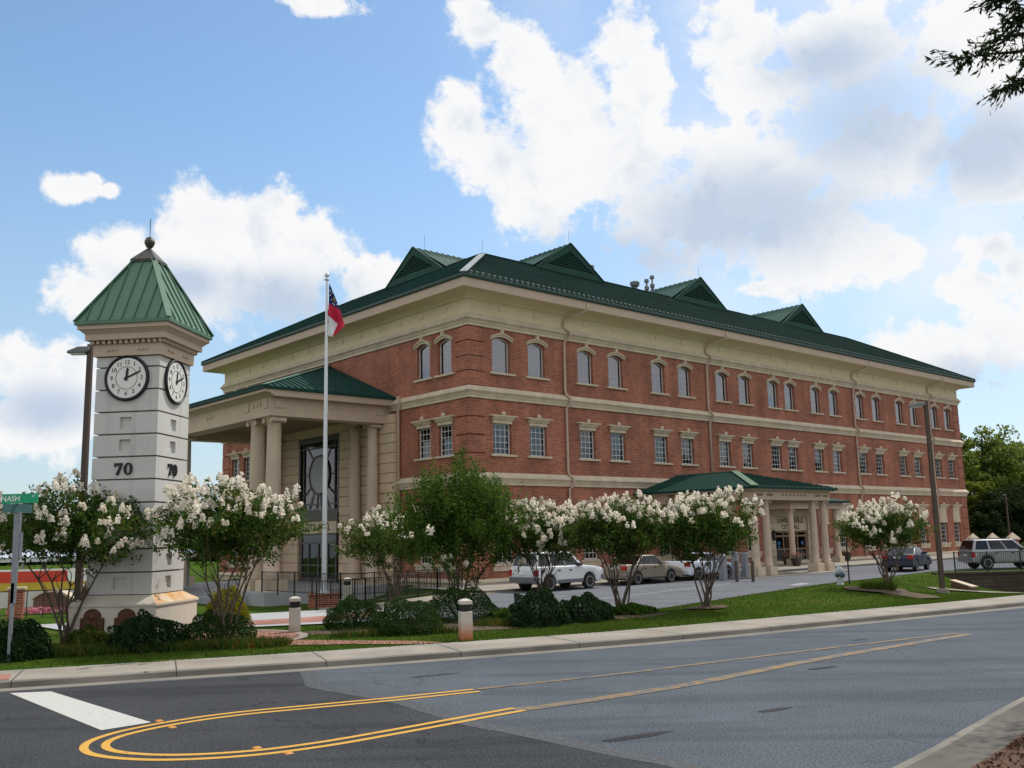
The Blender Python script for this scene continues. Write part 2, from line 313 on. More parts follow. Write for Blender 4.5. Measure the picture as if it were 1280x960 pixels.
carpaint('car_white', (.66, .68, .70)); carpaint('car_tan', (.26, .225, .18), .4, .35); carpaint('car_white2', (.60, .66, .74)); carpaint('car_navy', (.010, .014, .042), .0, .45, .25); carpaint('car_silver', (.30, .31, .33), .5, .35)
pmat('tyre', (.018, .018, .018), .85, .1, 8); pmat('rim', (.55, .56, .57), .3, .05, 8, metal=.7); pmat('car_trim', (.03, .03, .032), .6, .1, 5); pmat('bumper_grey', (.13, .135, .145), .6, .1, 5)
pmat('tail_red', (.42, .012, .012), .25, .05, 5); pmat('lamp_clear', (.6, .6, .6), .15, .05, 5)
pmat('flag_blue', (.012, .018, .10), .8, .1, 6); pmat('flag_red', (.48, .012, .045), .8, .1, 4); pmat('flag_white', (.68, .68, .70), .8, .05, 4); pmat('flag_gold', (.32, .22, .05), .7, .2, 8)
pmat('banner_red', (.55, .055, .03), .7, .1, 2); pmat('banner_yellow', (.50, .36, .04), .7, .1, 2); pmat('banner_white', (.8, .78, .74), .7, .1, 2)
pmat('far_wall', (.62, .60, .56), .8, .06, 1); pmat('sign_blue', (.03, .16, .36), .4, .05, 3)

# ------------------------------------------------------------------ mesh builder
class MB:
    def __init__(s): s.v = []; s.f = []; s.mi = []; s.cur = 0
    def add(s, vs, fs):
        n = len(s.v); s.v += [tuple(p) for p in vs]
        for f in fs: s.f.append([n+i for i in f]); s.mi.append(s.cur)
        return s
    def box(s, x0, x1, y0, y1, z0, z1):
        return s.add([(x0,y0,z0),(x1,y0,z0),(x1,y1,z0),(x0,y1,z0),(x0,y0,z1),(x1,y0,z1),(x1,y1,z1),(x0,y1,z1)],
                     [(3,2,1,0),(4,5,6,7),(0,1,5,4),(1,2,6,5),(2,3,7,6),(3,0,4,7)])
    def frus(s, cx, cy, h0, h1, z0, z1, k0=None, k1=None):
        k0 = k0 or h0; k1 = k1 or h1
        v = [(cx+a*h0, cy+b*k0, z0) for a, b in ((-1,-1),(1,-1),(1,1),(-1,1))]+[(cx+a*h1, cy+b*k1, z1) for a, b in ((-1,-1),(1,-1),(1,1),(-1,1))]
        return s.add(v, [(3,2,1,0),(4,5,6,7),(0,1,5,4),(1,2,6,5),(2,3,7,6),(3,0,4,7)])
    def prism(s, poly, axis, a, b):
        """extrude a 2D polygon along axis from a to b. axis 'x': poly (y,z); 'y': (x,z); 'z': (x,y)"""
        def P(p, t): return {'x': (t, p[0], p[1]), 'y': (p[0], t, p[1]), 'z': (p[0], p[1], t)}[axis]
        n = len(poly); v = [P(p, a) for p in poly]+[P(p, b) for p in poly]
        return s.add(v, [tuple(range(n))[::-1], tuple(range(n, 2*n))]+[(i, (i+1) % n, n+(i+1) % n, n+i) for i in range(n)])
    def lathe(s, prof, cx=0, cy=0, n=20, axis='z', cz=0):
        v = []
        for r, z in prof:
            for k in range(n):
                a = 2*pi*k/n
                v.append({'z': (cx+r*cos(a), cy+r*sin(a), cz+z), 'y': (cx+r*cos(a), cy+z, cz+r*sin(a)), 'x': (cx+z, cy+r*cos(a), cz+r*sin(a))}[axis])
        f = [(i*n+k, i*n+(k+1) % n, (i+1)*n+(k+1) % n, (i+1)*n+k) for i in range(len(prof)-1) for k in range(n)]
        f += [tuple(range(n))[::-1], tuple((len(prof)-1)*n+k for k in range(n))]
        return s.add(v, f)
    def tube(s, pts, rad, n=7, caps=True):
        pts = [Vector(p) for p in pts]; rad = rad if isinstance(rad, (list, tuple)) else [rad]*len(pts); v = []; ref = None
        for i, p in enumerate(pts):
            d = (pts[min(i+1, len(pts)-1)]-pts[max(i-1, 0)]).normalized()
            if ref is None: ref = Vector((0, 0, 1)) if abs(d.z) < .9 else Vector((1, 0, 0))
            a = d.cross(ref).normalized(); b = a.cross(d).normalized(); ref = b
            v += [p+(a*cos(2*pi*k/n)+b*sin(2*pi*k/n))*rad[i] for k in range(n)]
        f = [(i*n+k, i*n+(k+1) % n, (i+1)*n+(k+1) % n, (i+1)*n+k) for i in range(len(pts)-1) for k in range(n)]
        if caps: f += [tuple(range(n))[::-1], tuple((len(pts)-1)*n+k for k in range(n))]
        return s.add(v, f)
    def build(s, name, mat, parent=None, smooth=False, loc=(0,0,0), rot=0, bevel=0, uv=False, recalc=True):
        me = bpy.data.meshes.new(name); me.from_pydata([tuple(p) for p in s.v], [], s.f)
        mats = mat if isinstance(mat, (list, tuple)) else [mat]
        for m in mats: me.materials.append(MATS[m])
        if len(mats) > 1: me.polygons.foreach_set('material_index', s.mi)
        if recalc or bevel:
            bm = bmesh.new(); bm.from_mesh(me)
            if recalc: bmesh.ops.recalc_face_normals(bm, faces=bm.faces)
            if bevel: bmesh.ops.bevel(bm, geom=[e for e in bm.edges if len(e.link_faces) == 2 and e.calc_face_angle() > .5], offset=bevel, segments=2, affect='EDGES', profile=.5)
            bm.to_mesh(me); bm.free()
        if smooth: me.polygons.foreach_set('use_smooth', [True]*len(me.polygons))
        if uv: boxuv(me)
        me.update()
        o = bpy.data.objects.new(name, me); C.objects.link(o); o.location = loc; o.rotation_euler = (0, 0, rot)
        if parent: o.parent = parent
        return o
def boxuv(me):
    uvl = me.uv_layers.new(name='UVMap')
    nv = len(me.vertices); co = np.empty(nv*3); me.vertices.foreach_get('co', co); co = co.reshape(-1, 3)
    for p in me.polygons:
        n = p.normal; a = max(range(3), key=lambda i: abs(n[i]))
        i, j = ((1, 2), (0, 2), (0, 1))[a]
        for li in p.loop_indices:
            c = co[me.loops[li].vertex_index]; uvl.data[li].uv = (c[i], c[j])
def tag(o, label=None, cat=None, group=None, kind=None):
    for k, v in (('label', label), ('category', cat), ('group', group), ('kind', kind)):
        if v: o[k] = v
    return o
def empty(name, loc=(0,0,0), rz=0, label=None, cat=None, group=None):
    o = bpy.data.objects.new(name, None); C.objects.link(o); o.location = loc; o.rotation_euler = (0, 0, rz); o.empty_display_size = .3
    return tag(o, label, cat, group)
def kids(o): return [c for c in bpy.data.objects if c.parent == o]
def copy_tree(o, parent=None, cache={}):
    c = o.copy(); C.objects.link(c); c.parent = parent
    for k in kids(o): copy_tree(k, c)
    return c
def struct(o): o['kind'] = 'structure'; return o
def text_mesh(name, txt, size, mat, parent, mtx, ext=.01, align='CENTER', xs=1.0):
    cu = bpy.data.curves.new('lettering', 'FONT'); cu.body = txt; cu.size = size; cu.extrude = ext; cu.align_x = align; cu.align_y = 'CENTER'; cu.offset = size*.012
    to = bpy.data.objects.new('lettering', cu); C.objects.link(to)
    dg = bpy.context.evaluated_depsgraph_get(); me = bpy.data.meshes.new_from_object(to.evaluated_get(dg))
    bpy.data.objects.remove(to); bpy.data.curves.remove(cu)
    me.transform(mtx @ Matrix.Diagonal((xs, 1, 1, 1))); me.materials.clear(); me.materials.append(MATS[mat]); me.name = name
    o = bpy.data.objects.new(name, me); C.objects.link(o); o.parent = parent
    return o
def leaves(name, P, size, aspect, mat, parent=None, vert=0.0, jitter=.35, axis=None):
    """one mesh of many small folded leaves at points P"""
    P = np.asarray(P, float); n = len(P)
    d = RNG.normal(size=(n, 3))
    if axis is not None: d = d*.55+np.asarray(axis)
    d[:, 2] += vert*RNG.random(n); d /= np.linalg.norm(d, axis=1)[:, None]+1e-9
    r = RNG.normal(size=(n, 3)); w = np.cross(d, r); w /= np.linalg.norm(w, axis=1)[:, None]+1e-9
    s = (size*(1+jitter*(RNG.random(n)*2-1)))[:, None]
    nn_ = np.cross(d, w)
    V = np.stack([P-d*s*.5, P+w*s*aspect*.5+nn_*s*.06, P+d*s*.5, P-w*s*aspect*.5+nn_*s*.06], 1).reshape(-1, 3)
    return mesh_np(name, V, 4, mat, parent)
def mesh_np(name, V, k, mat, parent=None):
    n = len(V)//k; me = bpy.data.meshes.new(name)
    me.vertices.add(len(V)); me.vertices.foreach_set('co', V.astype(np.float32).ravel())
    me.loops.add(len(V)); me.loops.foreach_set('vertex_index', np.arange(len(V), dtype=np.int32))
    me.polygons.add(n); me.polygons.foreach_set('loop_start', np.arange(0, len(V), k, dtype=np.int32)); me.polygons.foreach_set('loop_total', np.full(n, k, dtype=np.int32))
    me.materials.append(MATS[mat]); me.update(calc_edges=True); me.validate()
    o = bpy.data.objects.new(name, me); C.objects.link(o)
    if parent: o.parent = parent
    return o
def spline(pts, n):
    """Catmull-Rom through points, n samples per span"""
    P = [np.array(p, float) for p in pts]; P = [2*P[0]-P[1]]+P+[2*P[-1]-P[-2]]; out = []
    for i in range(1, len(P)-2):
        for k in range(n):
            t = k/n; a, b, c, d = P[i-1:i+3]
            out.append(.5*((2*b)+(-a+c)*t+(2*a-5*b+4*c-d)*t*t+(-a+3*b-3*c+d)*t**3))
    out.append(P[-2]); return np.array(out)
def strip(name, A, B, mat, za, zb, parent=None, uv=False, rows=None):
    """a sheet between two polylines (n,2) with heights"""
    n = len(A); za = np.broadcast_to(za, (n,)); zb = np.broadcast_to(zb, (n,)); m = MB()
    v = [(A[i][0], A[i][1], za[i]) for i in range(n)]+[(B[i][0], B[i][1], zb[i]) for i in range(n)]
    m.add(v, [(i, i+1, n+i+1, n+i) for i in range(n-1)])
    return m.build(name, mat, parent, uv=uv)
def normals(P):
    d = np.gradient(P, axis=0); d /= np.linalg.norm(d, axis=1)[:, None]; return np.stack([-d[:, 1], d[:, 0]], 1)
def ribbon(name, P, w, z, mat):
    N = normals(P); return struct(strip(name, P-N*w/2, P+N*w/2, mat, z, z))
def sheet(name, poly, z, mat, uv=False):
    m = MB(); zz = z if callable(z) else (lambda x, y: z)
    m.add([(x, y, zz(x, y)) for x, y in poly], [tuple(range(len(poly)))]); o = m.build(name, mat, uv=uv)
    if o.data.polygons[0].normal.z < 0: o.data.flip_normals()
    return o

# ------------------------------------------------------------------ building frame: local X along the long front, local Y along the entrance end
OX, OY, BR = -2.36685, 51.34193, RAD(41.7462)
AX, AY = .746101, .665833
def W2(x, y): return (OX+AX*x-AY*y, OY+AY*x+AX*y)
def toB(x, y): dx, dy = x-OX, y-OY; return dx*AX+dy*AY, -dx*AY+dy*AX
def ss(a, b, x): t = min(1, max(0, (x-a)/(b-a))); return t*t*(3-2*t)
def gz(x, y):
    """ground level beyond the lawn: dips in front of the entrance portico"""
    bx, by = toB(x, y)
    return .1-.76*ss(-16, -10, bx)*(1-ss(-1.5, 0, bx))*ss(-8.5, -4.5, by)*(1-ss(30, 38, by))

# ------------------------------------------------------------------ the setting
K = spline([(-60,.4),(-30,11.6),(-10,19.02),(-7.28,20.02),(-4.25,21.14),(-.13,22.85),(4.35,25.02),(9.78,28.3),(17.04,32.84),(30,41.5),(60,62),(120,103),(300,226)], 8)
KN = normals(K)
Nk = spline([(-60,-56),(-20,-14),(-6,.2),(0,6.6),(4.35,11.3),(5.69,12.85),(7.69,15.14),(10.5,18),(16,23),(30,33.5),(60,54),(120,95),(300,218)], 8)
NN = normals(Nk)
struct(strip('road', Nk, K, 'asphalt', 0, 0))
# kerb with an upright face, gutter pan, pavement behind
def kerb(name, P, N, sgn, jw):
    m = MB(); prof = [(0, .004), (-.02*sgn, .11), (-.05*sgn, .13), (-.17*sgn, .13), (-.17*sgn, -.05)]; n = len(P); k = len(prof); v = []
    for i in range(n):
        for a, z in prof: v.append((P[i][0]-N[i][0]*a, P[i][1]-N[i][1]*a, z))
    m.add(v, [(i*k+j, i*k+j+1, (i+1)*k+j+1, (i+1)*k+j) for i in range(n-1) for j in range(k-1)])
    return struct(m.build(name, 'kerb_concrete'))
kerb('kerb', K, KN, 1, 0); kerb('kerb', Nk, NN, -1, 0)
struct(strip('gutter', K-KN*.42, K, 'gutter', .004, .006))
struct(strip('gutter', Nk, Nk+NN*.12, 'asphalt_dark', .005, .004))
SW = K+KN*1.78
struct(strip('sidewalk', K+KN*.165, SW, 'concrete', .132, .136))
# joints cut across kerb and pavement
m = MB()
dist = np.concatenate([[0], np.cumsum(np.linalg.norm(np.diff(K, axis=0), axis=1))])
for s_ in np.arange(20, 150, 3.05):
    i = np.searchsorted(dist, s_)-1; t = (s_-dist[i])/(dist[i+1]-dist[i]); p = K[i]*(1-t)+K[i+1]*t; nv = KN[i]; tv = np.array([nv[1], -nv[0]])
    def q(a, z, w=.012): return [(p[0]+nv[0]*a+tv[0]*w, p[1]+nv[1]*a+tv[1]*w, z), (p[0]+nv[0]*a-tv[0]*w, p[1]+nv[1]*a-tv[1]*w, z)]
    for (a, z), (b, z2) in (((-.004, .01), (.016, .112)), ((.016, .112), (.05, .1335)), ((.05, .1335), (.165, .1335)), ((.17, .1375), (1.77, .1395))):
        x = q(a, z)+q(b, z2); m.add([x[0], x[1], x[3], x[2]], [(0, 1, 2, 3)])
struct(m.build('sidewalk_joint', 'letter_dark'))
# lawn between pavement and drive / retaining wall
pairs = [(-60,2.2,-64,12,.12,0),(-30,13.3,-34,23,.12,0),(-11.8,20.15,-15,29,.12,.0),(-8,21.55,-11.5,30,.12,.0),(-4.9,22.7,-7.5,29.6,.12,0),(-.9,24.45,-2.2,30.2,.12,.0),(1.5,25.6,2.34,30.6,.12,.04),(3.6,26.6,4.07,32.33,.12,.08),(6.2,28.15,10.05,40.28,.12,.16),(9,29.85,15.71,47.28,.12,.2),(11.6,31.5,20.2,51.4,.1,.02),(13.6,32.78,23.0,53.0,.1,-.35),(15.3,33.86,24.6,53.05,-.45,-.15),(18,35.6,28,53.2,-1.0,0),(23,39,36,54,-1.05,0),(60,63.7,62,72,-.9,0),(120,105,119,113,-.4,0),(300,228,298,236,0,0)]
PI = spline([(a, b, e, f_) for a, b, c, d, e, f_ in pairs], 6); PO = spline([(c, d) for a, b, c, d, e, f_ in pairs], 6)
# snap the inner edge to the back of the pavement
def snap(p):
    i = int(np.argmin(np.linalg.norm(SW-p, axis=1))); best = None
    for j in (i-1, i):
        if j < 0 or j+1 >= len(SW): continue
        a, b = SW[j], SW[j+1]; t = np.clip(np.dot(p-a, b-a)/np.dot(b-a, b-a), 0, 1); c = a+(b-a)*t
        if best is None or np.linalg.norm(c-p) < np.linalg.norm(best-p): best = c
    return best
LI = np.array([snap(p[:2]) for p in PI]); TS = np.linspace(0, 1, 19)
def lawn_z(zo, bump, t): return .142*(1-t)+zo*t+bump*4*t*(1-t)-.006*(t > 0)
m = MB(); n = len(LI); k = len(TS); v = []
for i in range(n):
    for t in TS:
        p = LI[i]*(1-t)+PO[i]*t; v.append((p[0], p[1], lawn_z(PI[i][2], PI[i][3], t)+.012*sin(p[0]*1.7)*sin(p[1]*1.3)*(0 < t < 1)))
m.add(v, [(i*k+j, i*k+j+1, (i+1)*k+j+1, (i+1)*k+j) for i in range(n-1) for j in range(k-1)])
lawn = struct(m.build('lawn', 'grass', smooth=True))
def lawn_at(x, y):
    """height of the lawn at a point (nearest sample)"""
    vs = np.array(v); return float(vs[np.argmin((vs[:, 0]-x)**2+(vs[:, 1]-y)**2)][2])
# ground from there to the horizon
m = MB(); rows = [0,.6,1.2,2,3,4,5,6,7,8,9,10,11,12,14,16,18,20,22,24,26,28,30,33,36,40,45,50,60,80,120,250,600,2500]
v2 = []
for i in range(n):
    for r in rows:
        x, y = PO[i][0]-.35*r, PO[i][1]+.937*r
        v2.append((x, y, gz(x, y) if r > 0 or PI[i][2] > 0 else .1))
k = len(rows)
m.add(v2, [(i*k+j, i*k+j+1, (i+1)*k+j+1, (i+1)*k+j) for i in range(n-1) for j in range(k-1)])
struct(m.build('ground', 'grass', smooth=True))
# near verge the photographer stands on
m = MB(); rows = [(.16, .13), (.5, .16), (1.0, .12), (2.2, .32), (4, .9), (6.5, 1.1), (15, 1.2), (60, 1.2), (800, 1.2)]; v3 = []
for i in range(len(Nk)):
    for r, z in rows: v3.append((Nk[i][0]-NN[i][0]*(-.0+r)*1, Nk[i][1]-NN[i][1]*r, z))
k = len(rows)
m.add(v3, [(i*k+j, i*k+j+1, (i+1)*k+j+1, (i+1)*k+j) for i in range(len(Nk)-1) for j in range(2, k-1)])
struct(m.build('verge', 'grass', smooth=True))
struct(strip('verge_kerb_top', Nk-NN*.16, Nk-NN*.76, 'verge_concrete_shaded', .131, .15))
struct(strip('mulch_bed', Nk-NN*.74, Nk-NN*2.3, 'mulch', .155, .36))
# dark newer asphalt at the junction, its ragged edge
edge = [(-4.36,20.6),(-3.95,19.2),(-3.7,18.46),(-2.8,17.5),(-2,16.67),(-1.3,15.6),(-.7,14.64),(0,13.9),(.54,13.29),(1.3,12.4),(1.96,11.72),(2.9,10.2)]
E2 = []
es = spline(edge, 14)
for i, p in enumerate(es): E2.append((p[0]+.05*sin(i*1.9)+.06*random.uniform(-1, 1), p[1]+.06*random.uniform(-1, 1)))
struct(sheet('resurfaced_asphalt', E2+[(0,6.7),(-6,.4),(-20,-13.8),(-60,-55),(-60,0),(-30,11.1),(-10,18.55),(-7.1,19.55)], .004, 'asphalt_dark'))
es_n = normals(es); struct(strip('asphalt_seam', es-es_n*.22, es+es_n*.12, 'asphalt_mix', .0075, .0075))
# tar patches and stains on the pale asphalt
for cx, cy, a, b in ((6.0,19.4,.35,.12),(3.9,15.1,.3,.1),(-1.6,19.6,.5,.08),(8.4,24.1,.25,.08),(1.6,13.4,.5,.12)):
    struct(sheet('tar_patch', [(cx+a*cos(t)*(1+.15*sin(3*t)), cy+b*sin(t)+.55*a*cos(t)) for t in np.linspace(0, 2*pi, 18)[:-1]], .0045, 'asphalt_dark'))
# double yellow lines round the turn bay, the stop bar, worn older lines
mid = spline([(-.75,17.55),(-1.5,17.16),(-2.28,16.76),(-3.3,16.3),(-4.44,15.76),(-5.2,15.15),(-5.72,14.4),(-5.82,13.7),(-5.45,13.08),(-4.6,12.74),(-3.6,12.83),(-2.7,13.28),(-1.7,14.1),(-.72,14.98),(.0,15.6)], 8)
MN = normals(mid)
ribbon('road_marking', mid+MN*.135, .115, .009, 'yellow'); ribbon('road_marking', mid-MN*.135, .115, .009, 'yellow')
ribbon('worn_marking', spline([(-.75,17.7),(1.72,19.05),(3.47,20.17),(5.84,21.7),(8.11,23.14),(11.2,25.0)], 8), .16, .0085, 'yellow_worn')
ribbon('worn_marking', spline([(-.1,15.55),(.65,15.95),(3.03,17.69),(5.87,20.3),(8.6,22.55),(11.4,24.75)], 8), .30, .0085, 'yellow_worn')
struct(sheet('stop_bar', [(-9.48,18.41),(-8.77,18.52),(-5.62,15.16),(-6.15,14.62)], .0095, 'white_paint'))
for k_, (x, y) in enumerate(((-5.53,15.25),(-5.14,14.72),(-3.47,13.16),(-2.97,12.80))):
    m = MB(); m.frus(0, 0, .055, .035, 0, .02); o = m.build('road_stud', 'stud', loc=(x, y, .006), rot=.7, bevel=.004)
    tag(o, ['orange road stud outside the upper yellow lines near the curve', 'orange road stud inside the yellow loop, near its curved end', 'orange road stud inside the loop just above the lower yellow lines', 'orange road stud on the lower yellow line, nearest the camera'][k_], 'road stud', 'orange studs along the yellow lines')
# drive, its kerbs, bays
DP = [W2(*p) for p in ((-13.5,-19.4),(-10.9,-17.8),(-7.9,-18.45),(1.9,-16.5),(10.8,-15.05),(23.7,-13.8),(26,-15.6),(40,-24),(75,-40),(75,-5.86),(-4,-5.86),(-8,-7.2),(-13,-11))]
struct(sheet('driveway', DP, .128, 'drive_asphalt'))
def line(a, b, w, z, mat, name='bay_marking'):
    return ribbon(name, np.array([a, ((a[0]+b[0])/2, (a[1]+b[1])/2), b]), w, z, mat)
line((1.2,36.2),(10.6,48.2),.12,.133,'white_worn'); line((4.9,45.7),(7.5,48.6),.12,.133,'white_worn'); line((12.9,45.4),(14.0,47.2),.5,.133,'white_worn'); line((-.3,38.6),(2.2,41.6),.1,.133,'white_worn')
def bquad(x0, x1, y0, y1): return [W2(x0, y0), W2(x1, y0), W2(x1, y1), W2(x0, y1)]
mw = MB(); mw.box(-4, 80, -5.86, -5.7, -.1, .25); struct(mw.build('drive_kerb', 'kerb_concrete', loc=(OX, OY, 0), rot=BR))
struct(sheet('front_walk', bquad(-4, 80, -5.7, 0.2), .246, 'concrete'))
mw = MB(); mw.box(12.2, 22.6, -9.2, -7.2, -.1, .19); struct(mw.build('porch_island', 'concrete', loc=(OX, OY, 0), rot=BR, bevel=.03))
# plaza, brick band, brick path with its concrete rim
struct(sheet('plaza', [(-16,32.2),(-9.75,34.9),(-6.7,36.4),(-4.6,36.6),(-3.2,31.6),(-4.9,30.6),(-8.3,29.6),(-14,30)], .146, 'paving'))
struct(sheet('brick_band', [(-12,30.4),(-9.2,29.75),(-6.2,31.0),(-4.3,33.2),(-4.9,34.6),(-7.4,32.6),(-9.4,31.6),(-12,31.2)], .150, 'paver', uv=True))
rim = spline([(-10.2,28.2),(-8.5,28.55),(-7.1,28.35),(-6.1,27.4),(-5.75,26.3),(-5.85,25.55)], 8)
ribbon('path_rim', rim, .22, .158, 'concrete')
struct(sheet('brick_path', list(map(tuple, rim))+[(-4.6,25.15),(-2.6,24.6),(-1.7,24.12),(-2.4,23.87),(-4.2,24.2),(-6.3,24.3),(-8.6,25.2),(-10.4,26.5)], .154, 'paver', uv=True))
struct(sheet('brick_ramp', [(-12.0,19.0),(-9.95,19.25),(-10.35,20.1),(-12.3,19.9)], .142, 'paver', uv=True))
# planting beds
def bed(cx, cy, a, b, rot, mat, up=.02, nm='mulch_bed'):
    m = MB(); N_ = 26; vs = [(cx, cy, lawn_at(cx, cy)+up+.06)]
    for i in range(N_):
        t = 2*pi*i/N_; r = 1+.12*sin(3*t+cx)+.06*random.uniform(-1, 1); x, y = a*r*cos(t), b*r*sin(t)
        px, py = cx+x*cos(rot)-y*sin(rot), cy+x*sin(rot)+y*cos(rot); vs.append((px, py, lawn_at(px, py)+up))
    m.add(vs, [(0, 1+i, 1+(i+1) % N_) for i in range(N_)]); return struct(m.build(nm, mat, smooth=True))
bed(-2.4, 28.3, 3.6, 1.7, .15, 'mulch_grey'); bed(1.7, 29.2, 2.8, 1.2, .3, 'mulch_grey'); bed(-9.6, 24.8, 3.6, 1.5, .2, 'mulch'); bed(14.9, 39.2, 2.3, 1.2, .4, 'mulch_grey', .07); bed(6.1, 31.4, .8, .5, .4, 'mulch_grey', .05); bed(3.4, 31.3, 1.2, .6, .4, 'mulch_grey')

# ------------------------------------------------------------------ city hall
L, Wd = 61.085, 30.3
hall = empty('city_hall', (OX, OY, 0), BR, 'three storey red brick city hall with green metal hip roof and pale stone bands', 'building')
WIN_X = [2.38, 5.11, 9.21, 11.94, 16.1, 18.86, 23.04, 25.76, 29.42]; WIN_X = WIN_X+[L-x for x in WIN_X[::-1]]
HW = .665
SIDE_Y = [2.12, 4.13, Wd-4.13, Wd-2.12]; SHW = .62
FZ = {1: (1.22, 4.25), 2: (7.17, 8.91), 3: (11.76, 13.82)}
def wall_grid(m, u0, u1, z0, z1, ops, place, depth=.3, back=False):
    us = sorted({u0, u1, *[o[0] for o in ops], *[o[1] for o in ops]}); zs = sorted({z0, z1, *[o[2] for o in ops], *[o[3] for o in ops]})
    for a, b in zip(us, us[1:]):
        for c, d in zip(zs, zs[1:]):
            if any(o[0]-1e-6 <= a and b <= o[1]+1e-6 and o[2]-1e-6 <= c and d <= o[3]+1e-6 for o in ops): continue
            m.add([place(a, 0, c), place(b, 0, c), place(b, 0, d), place(a, 0, d)], [(0, 1, 2, 3)])
    for a, b, c, d in ops:
        for p, q in (((a, c), (b, c)), ((b, c), (b, d)), ((b, d), (a, d)), ((a, d), (a, c))):
            m.add([place(p[0], 0, p[1]), place(q[0], 0, q[1]), place(q[0], -depth, q[1]), place(p[0], -depth, p[1])], [(0, 1, 2, 3)])
        if back: m.add([place(a, -depth, c), place(b, -depth, c), place(b, -depth, d), place(a, -depth, d)], [(0, 1, 2, 3)])
front = lambda u, d, z: (u, -d, z)
side = lambda u, d, z: (-d, u, z)
def arc_fill(m, x, hw, place, zs=13.57, zc=13.80, zt=13.82):
    n_ = 10; pts = [(x-hw+2*hw*i/n_, zs+(zc-zs)*(1-((i/n_)*2-1)**2)) for i in range(n_+1)]
    for p, q in zip(pts, pts[1:]):
        m.add([place(p[0], 0, p[1]), place(q[0], 0, q[1]), place(q[0], 0, zt), place(p[0], 0, zt)], [(0, 1, 2, 3)])
        m.add([place(p[0], 0, p[1]), place(q[0], 0, q[1]), place(q[0], -.3, q[1]), place(p[0], -.3, p[1])], [(0, 1, 2, 3)])
mF = MB(); ops = []
for i, x in enumerate(WIN_X):
    for f_ in (1, 2, 3):
        if f_ == 1 and i in (8, 9): continue
        ops.append((x-HW, x+HW, *FZ[f_]))
ops.append((28.35, 32.7, .25, 3.75))
wall_grid(mF, 0, L, .25, 14.3, ops, front)
for x in WIN_X: arc_fill(mF, x, HW, front)
ops = [(y-SHW, y+SHW, *FZ[f_]) for y in SIDE_Y for f_ in (1, 2, 3)]
wall_grid(mF, 0, Wd, -.3, 14.3, ops, side)
for y in SIDE_Y: arc_fill(mF, y, SHW, side)
mF.add([(L, 0, -.5), (L, Wd, -.5), (L, Wd, 14.3), (L, 0, 14.3)], [(0, 1, 2, 3)]); mF.add([(0, Wd, -.9), (L, Wd, -.9), (L, Wd, 14.3), (0, Wd, 14.3)], [(0, 1, 2, 3)])
mF.build('brick_wall', 'brick', hall, uv=True, recalc=False)
# raised brick corner blocks
for x0, x1, y0, y1 in ((-.045, 1.12, -.045, 1.12), (L-1.12, L+.045, -.045, 1.12), (-.045, 1.12, Wd-1.12, Wd+.045)):
    mq = MB(); mg = MB(); e = .039
    for z0, z1 in ((.45, 5.45), (6.2, 10.2), (10.9, 14.22)):
        nb = max(1, round((z1-z0)/.92)); h = (z1-z0)/nb
        for i in range(nb):
            a, b = z0+i*h+.035, z0+(i+1)*h-.035
            mq.box(x0, x1, y0, y1, a, b); mg.box(x0+e, x1-.01, y0+(e if y0 < 1 else .01), y1-(e if y0 > 1 else .01), b+.001, b+.069)
    q = mq.build('corner_blocks', 'brick', hall, uv=True); mg.build('corner_grooves', 'brick_groove', q, uv=True)
def band(name, prof, mat):
    """a moulding run round the building: profile (out, z)"""
    m = MB(); k = len(prof); v = []
    for cx, cy, sx, sy in ((0, Wd, -1, 1), (0, 0, -1, -1), (L, 0, 1, -1), (L, Wd, 1, 1)):
        v += [(cx+sx*o, cy+sy*o, z) for o, z in prof]
    m.add(v, [(c*k+i, c*k+i+1, ((c+1) % 4)*k+i+1, ((c+1) % 4)*k+i) for c in range(4) for i in range(k-1)])
    return m.build(name, mat, hall)
def belt(z): return [(-.05, z), (.10, z), (.11, z+.02), (.11, z+.14), (.14, z+.16), (.16, z+.24), (.24, z+.36), (.27, z+.37), (.27, z+.42), (.05, z+.68), (-.05, z+.69)]
band('belt_course', belt(5.47), 'limestone'); band('belt_course', belt(10.21), 'limestone')
band('cornice', [(-.05, 14.24), (.09, 14.24), (.10, 14.26), (.10, 14.38), (.14, 14.42), (.18, 14.52), (.26, 14.60), (.29, 14.62), (.29, 14.70), (.20, 14.78), (.14, 14.92), (.05, 14.945)], 'limestone')
band('base_course', [(.10, -.9), (.10, .22), (.22, .24), (.22, .30), (-.02, .46)], 'base_stone')
band('frieze', [(.04, 14.94), (.04, 15.74), (.16, 15.76), (.2, 15.84), (.42, 15.96), (.5, 16.0), (1.3, 16.006)], 'cream')
band('fascia', [(1.295, 16.0), (1.305, 16.0), (1.305, 16.5)], 'tan')
band('eave_gutter', [(1.30, 16.5), (1.39, 16.5), (1.42, 16.56), (1.42, 16.70), (1.30, 16.715)], 'roof_dark')
for x in WIN_X: mb = MB(); mb.box(x-.15, x+.15, -.10, -.03, 15.30, 15.62); mb.build('frieze_block', 'cream', hall)
for y in np.linspace(2.0, Wd-2.0, 13): mb = MB(); mb.box(-.10, -.03, y-.15, y+.15, 15.30, 15.62); mb.build('frieze_block', 'cream', hall)
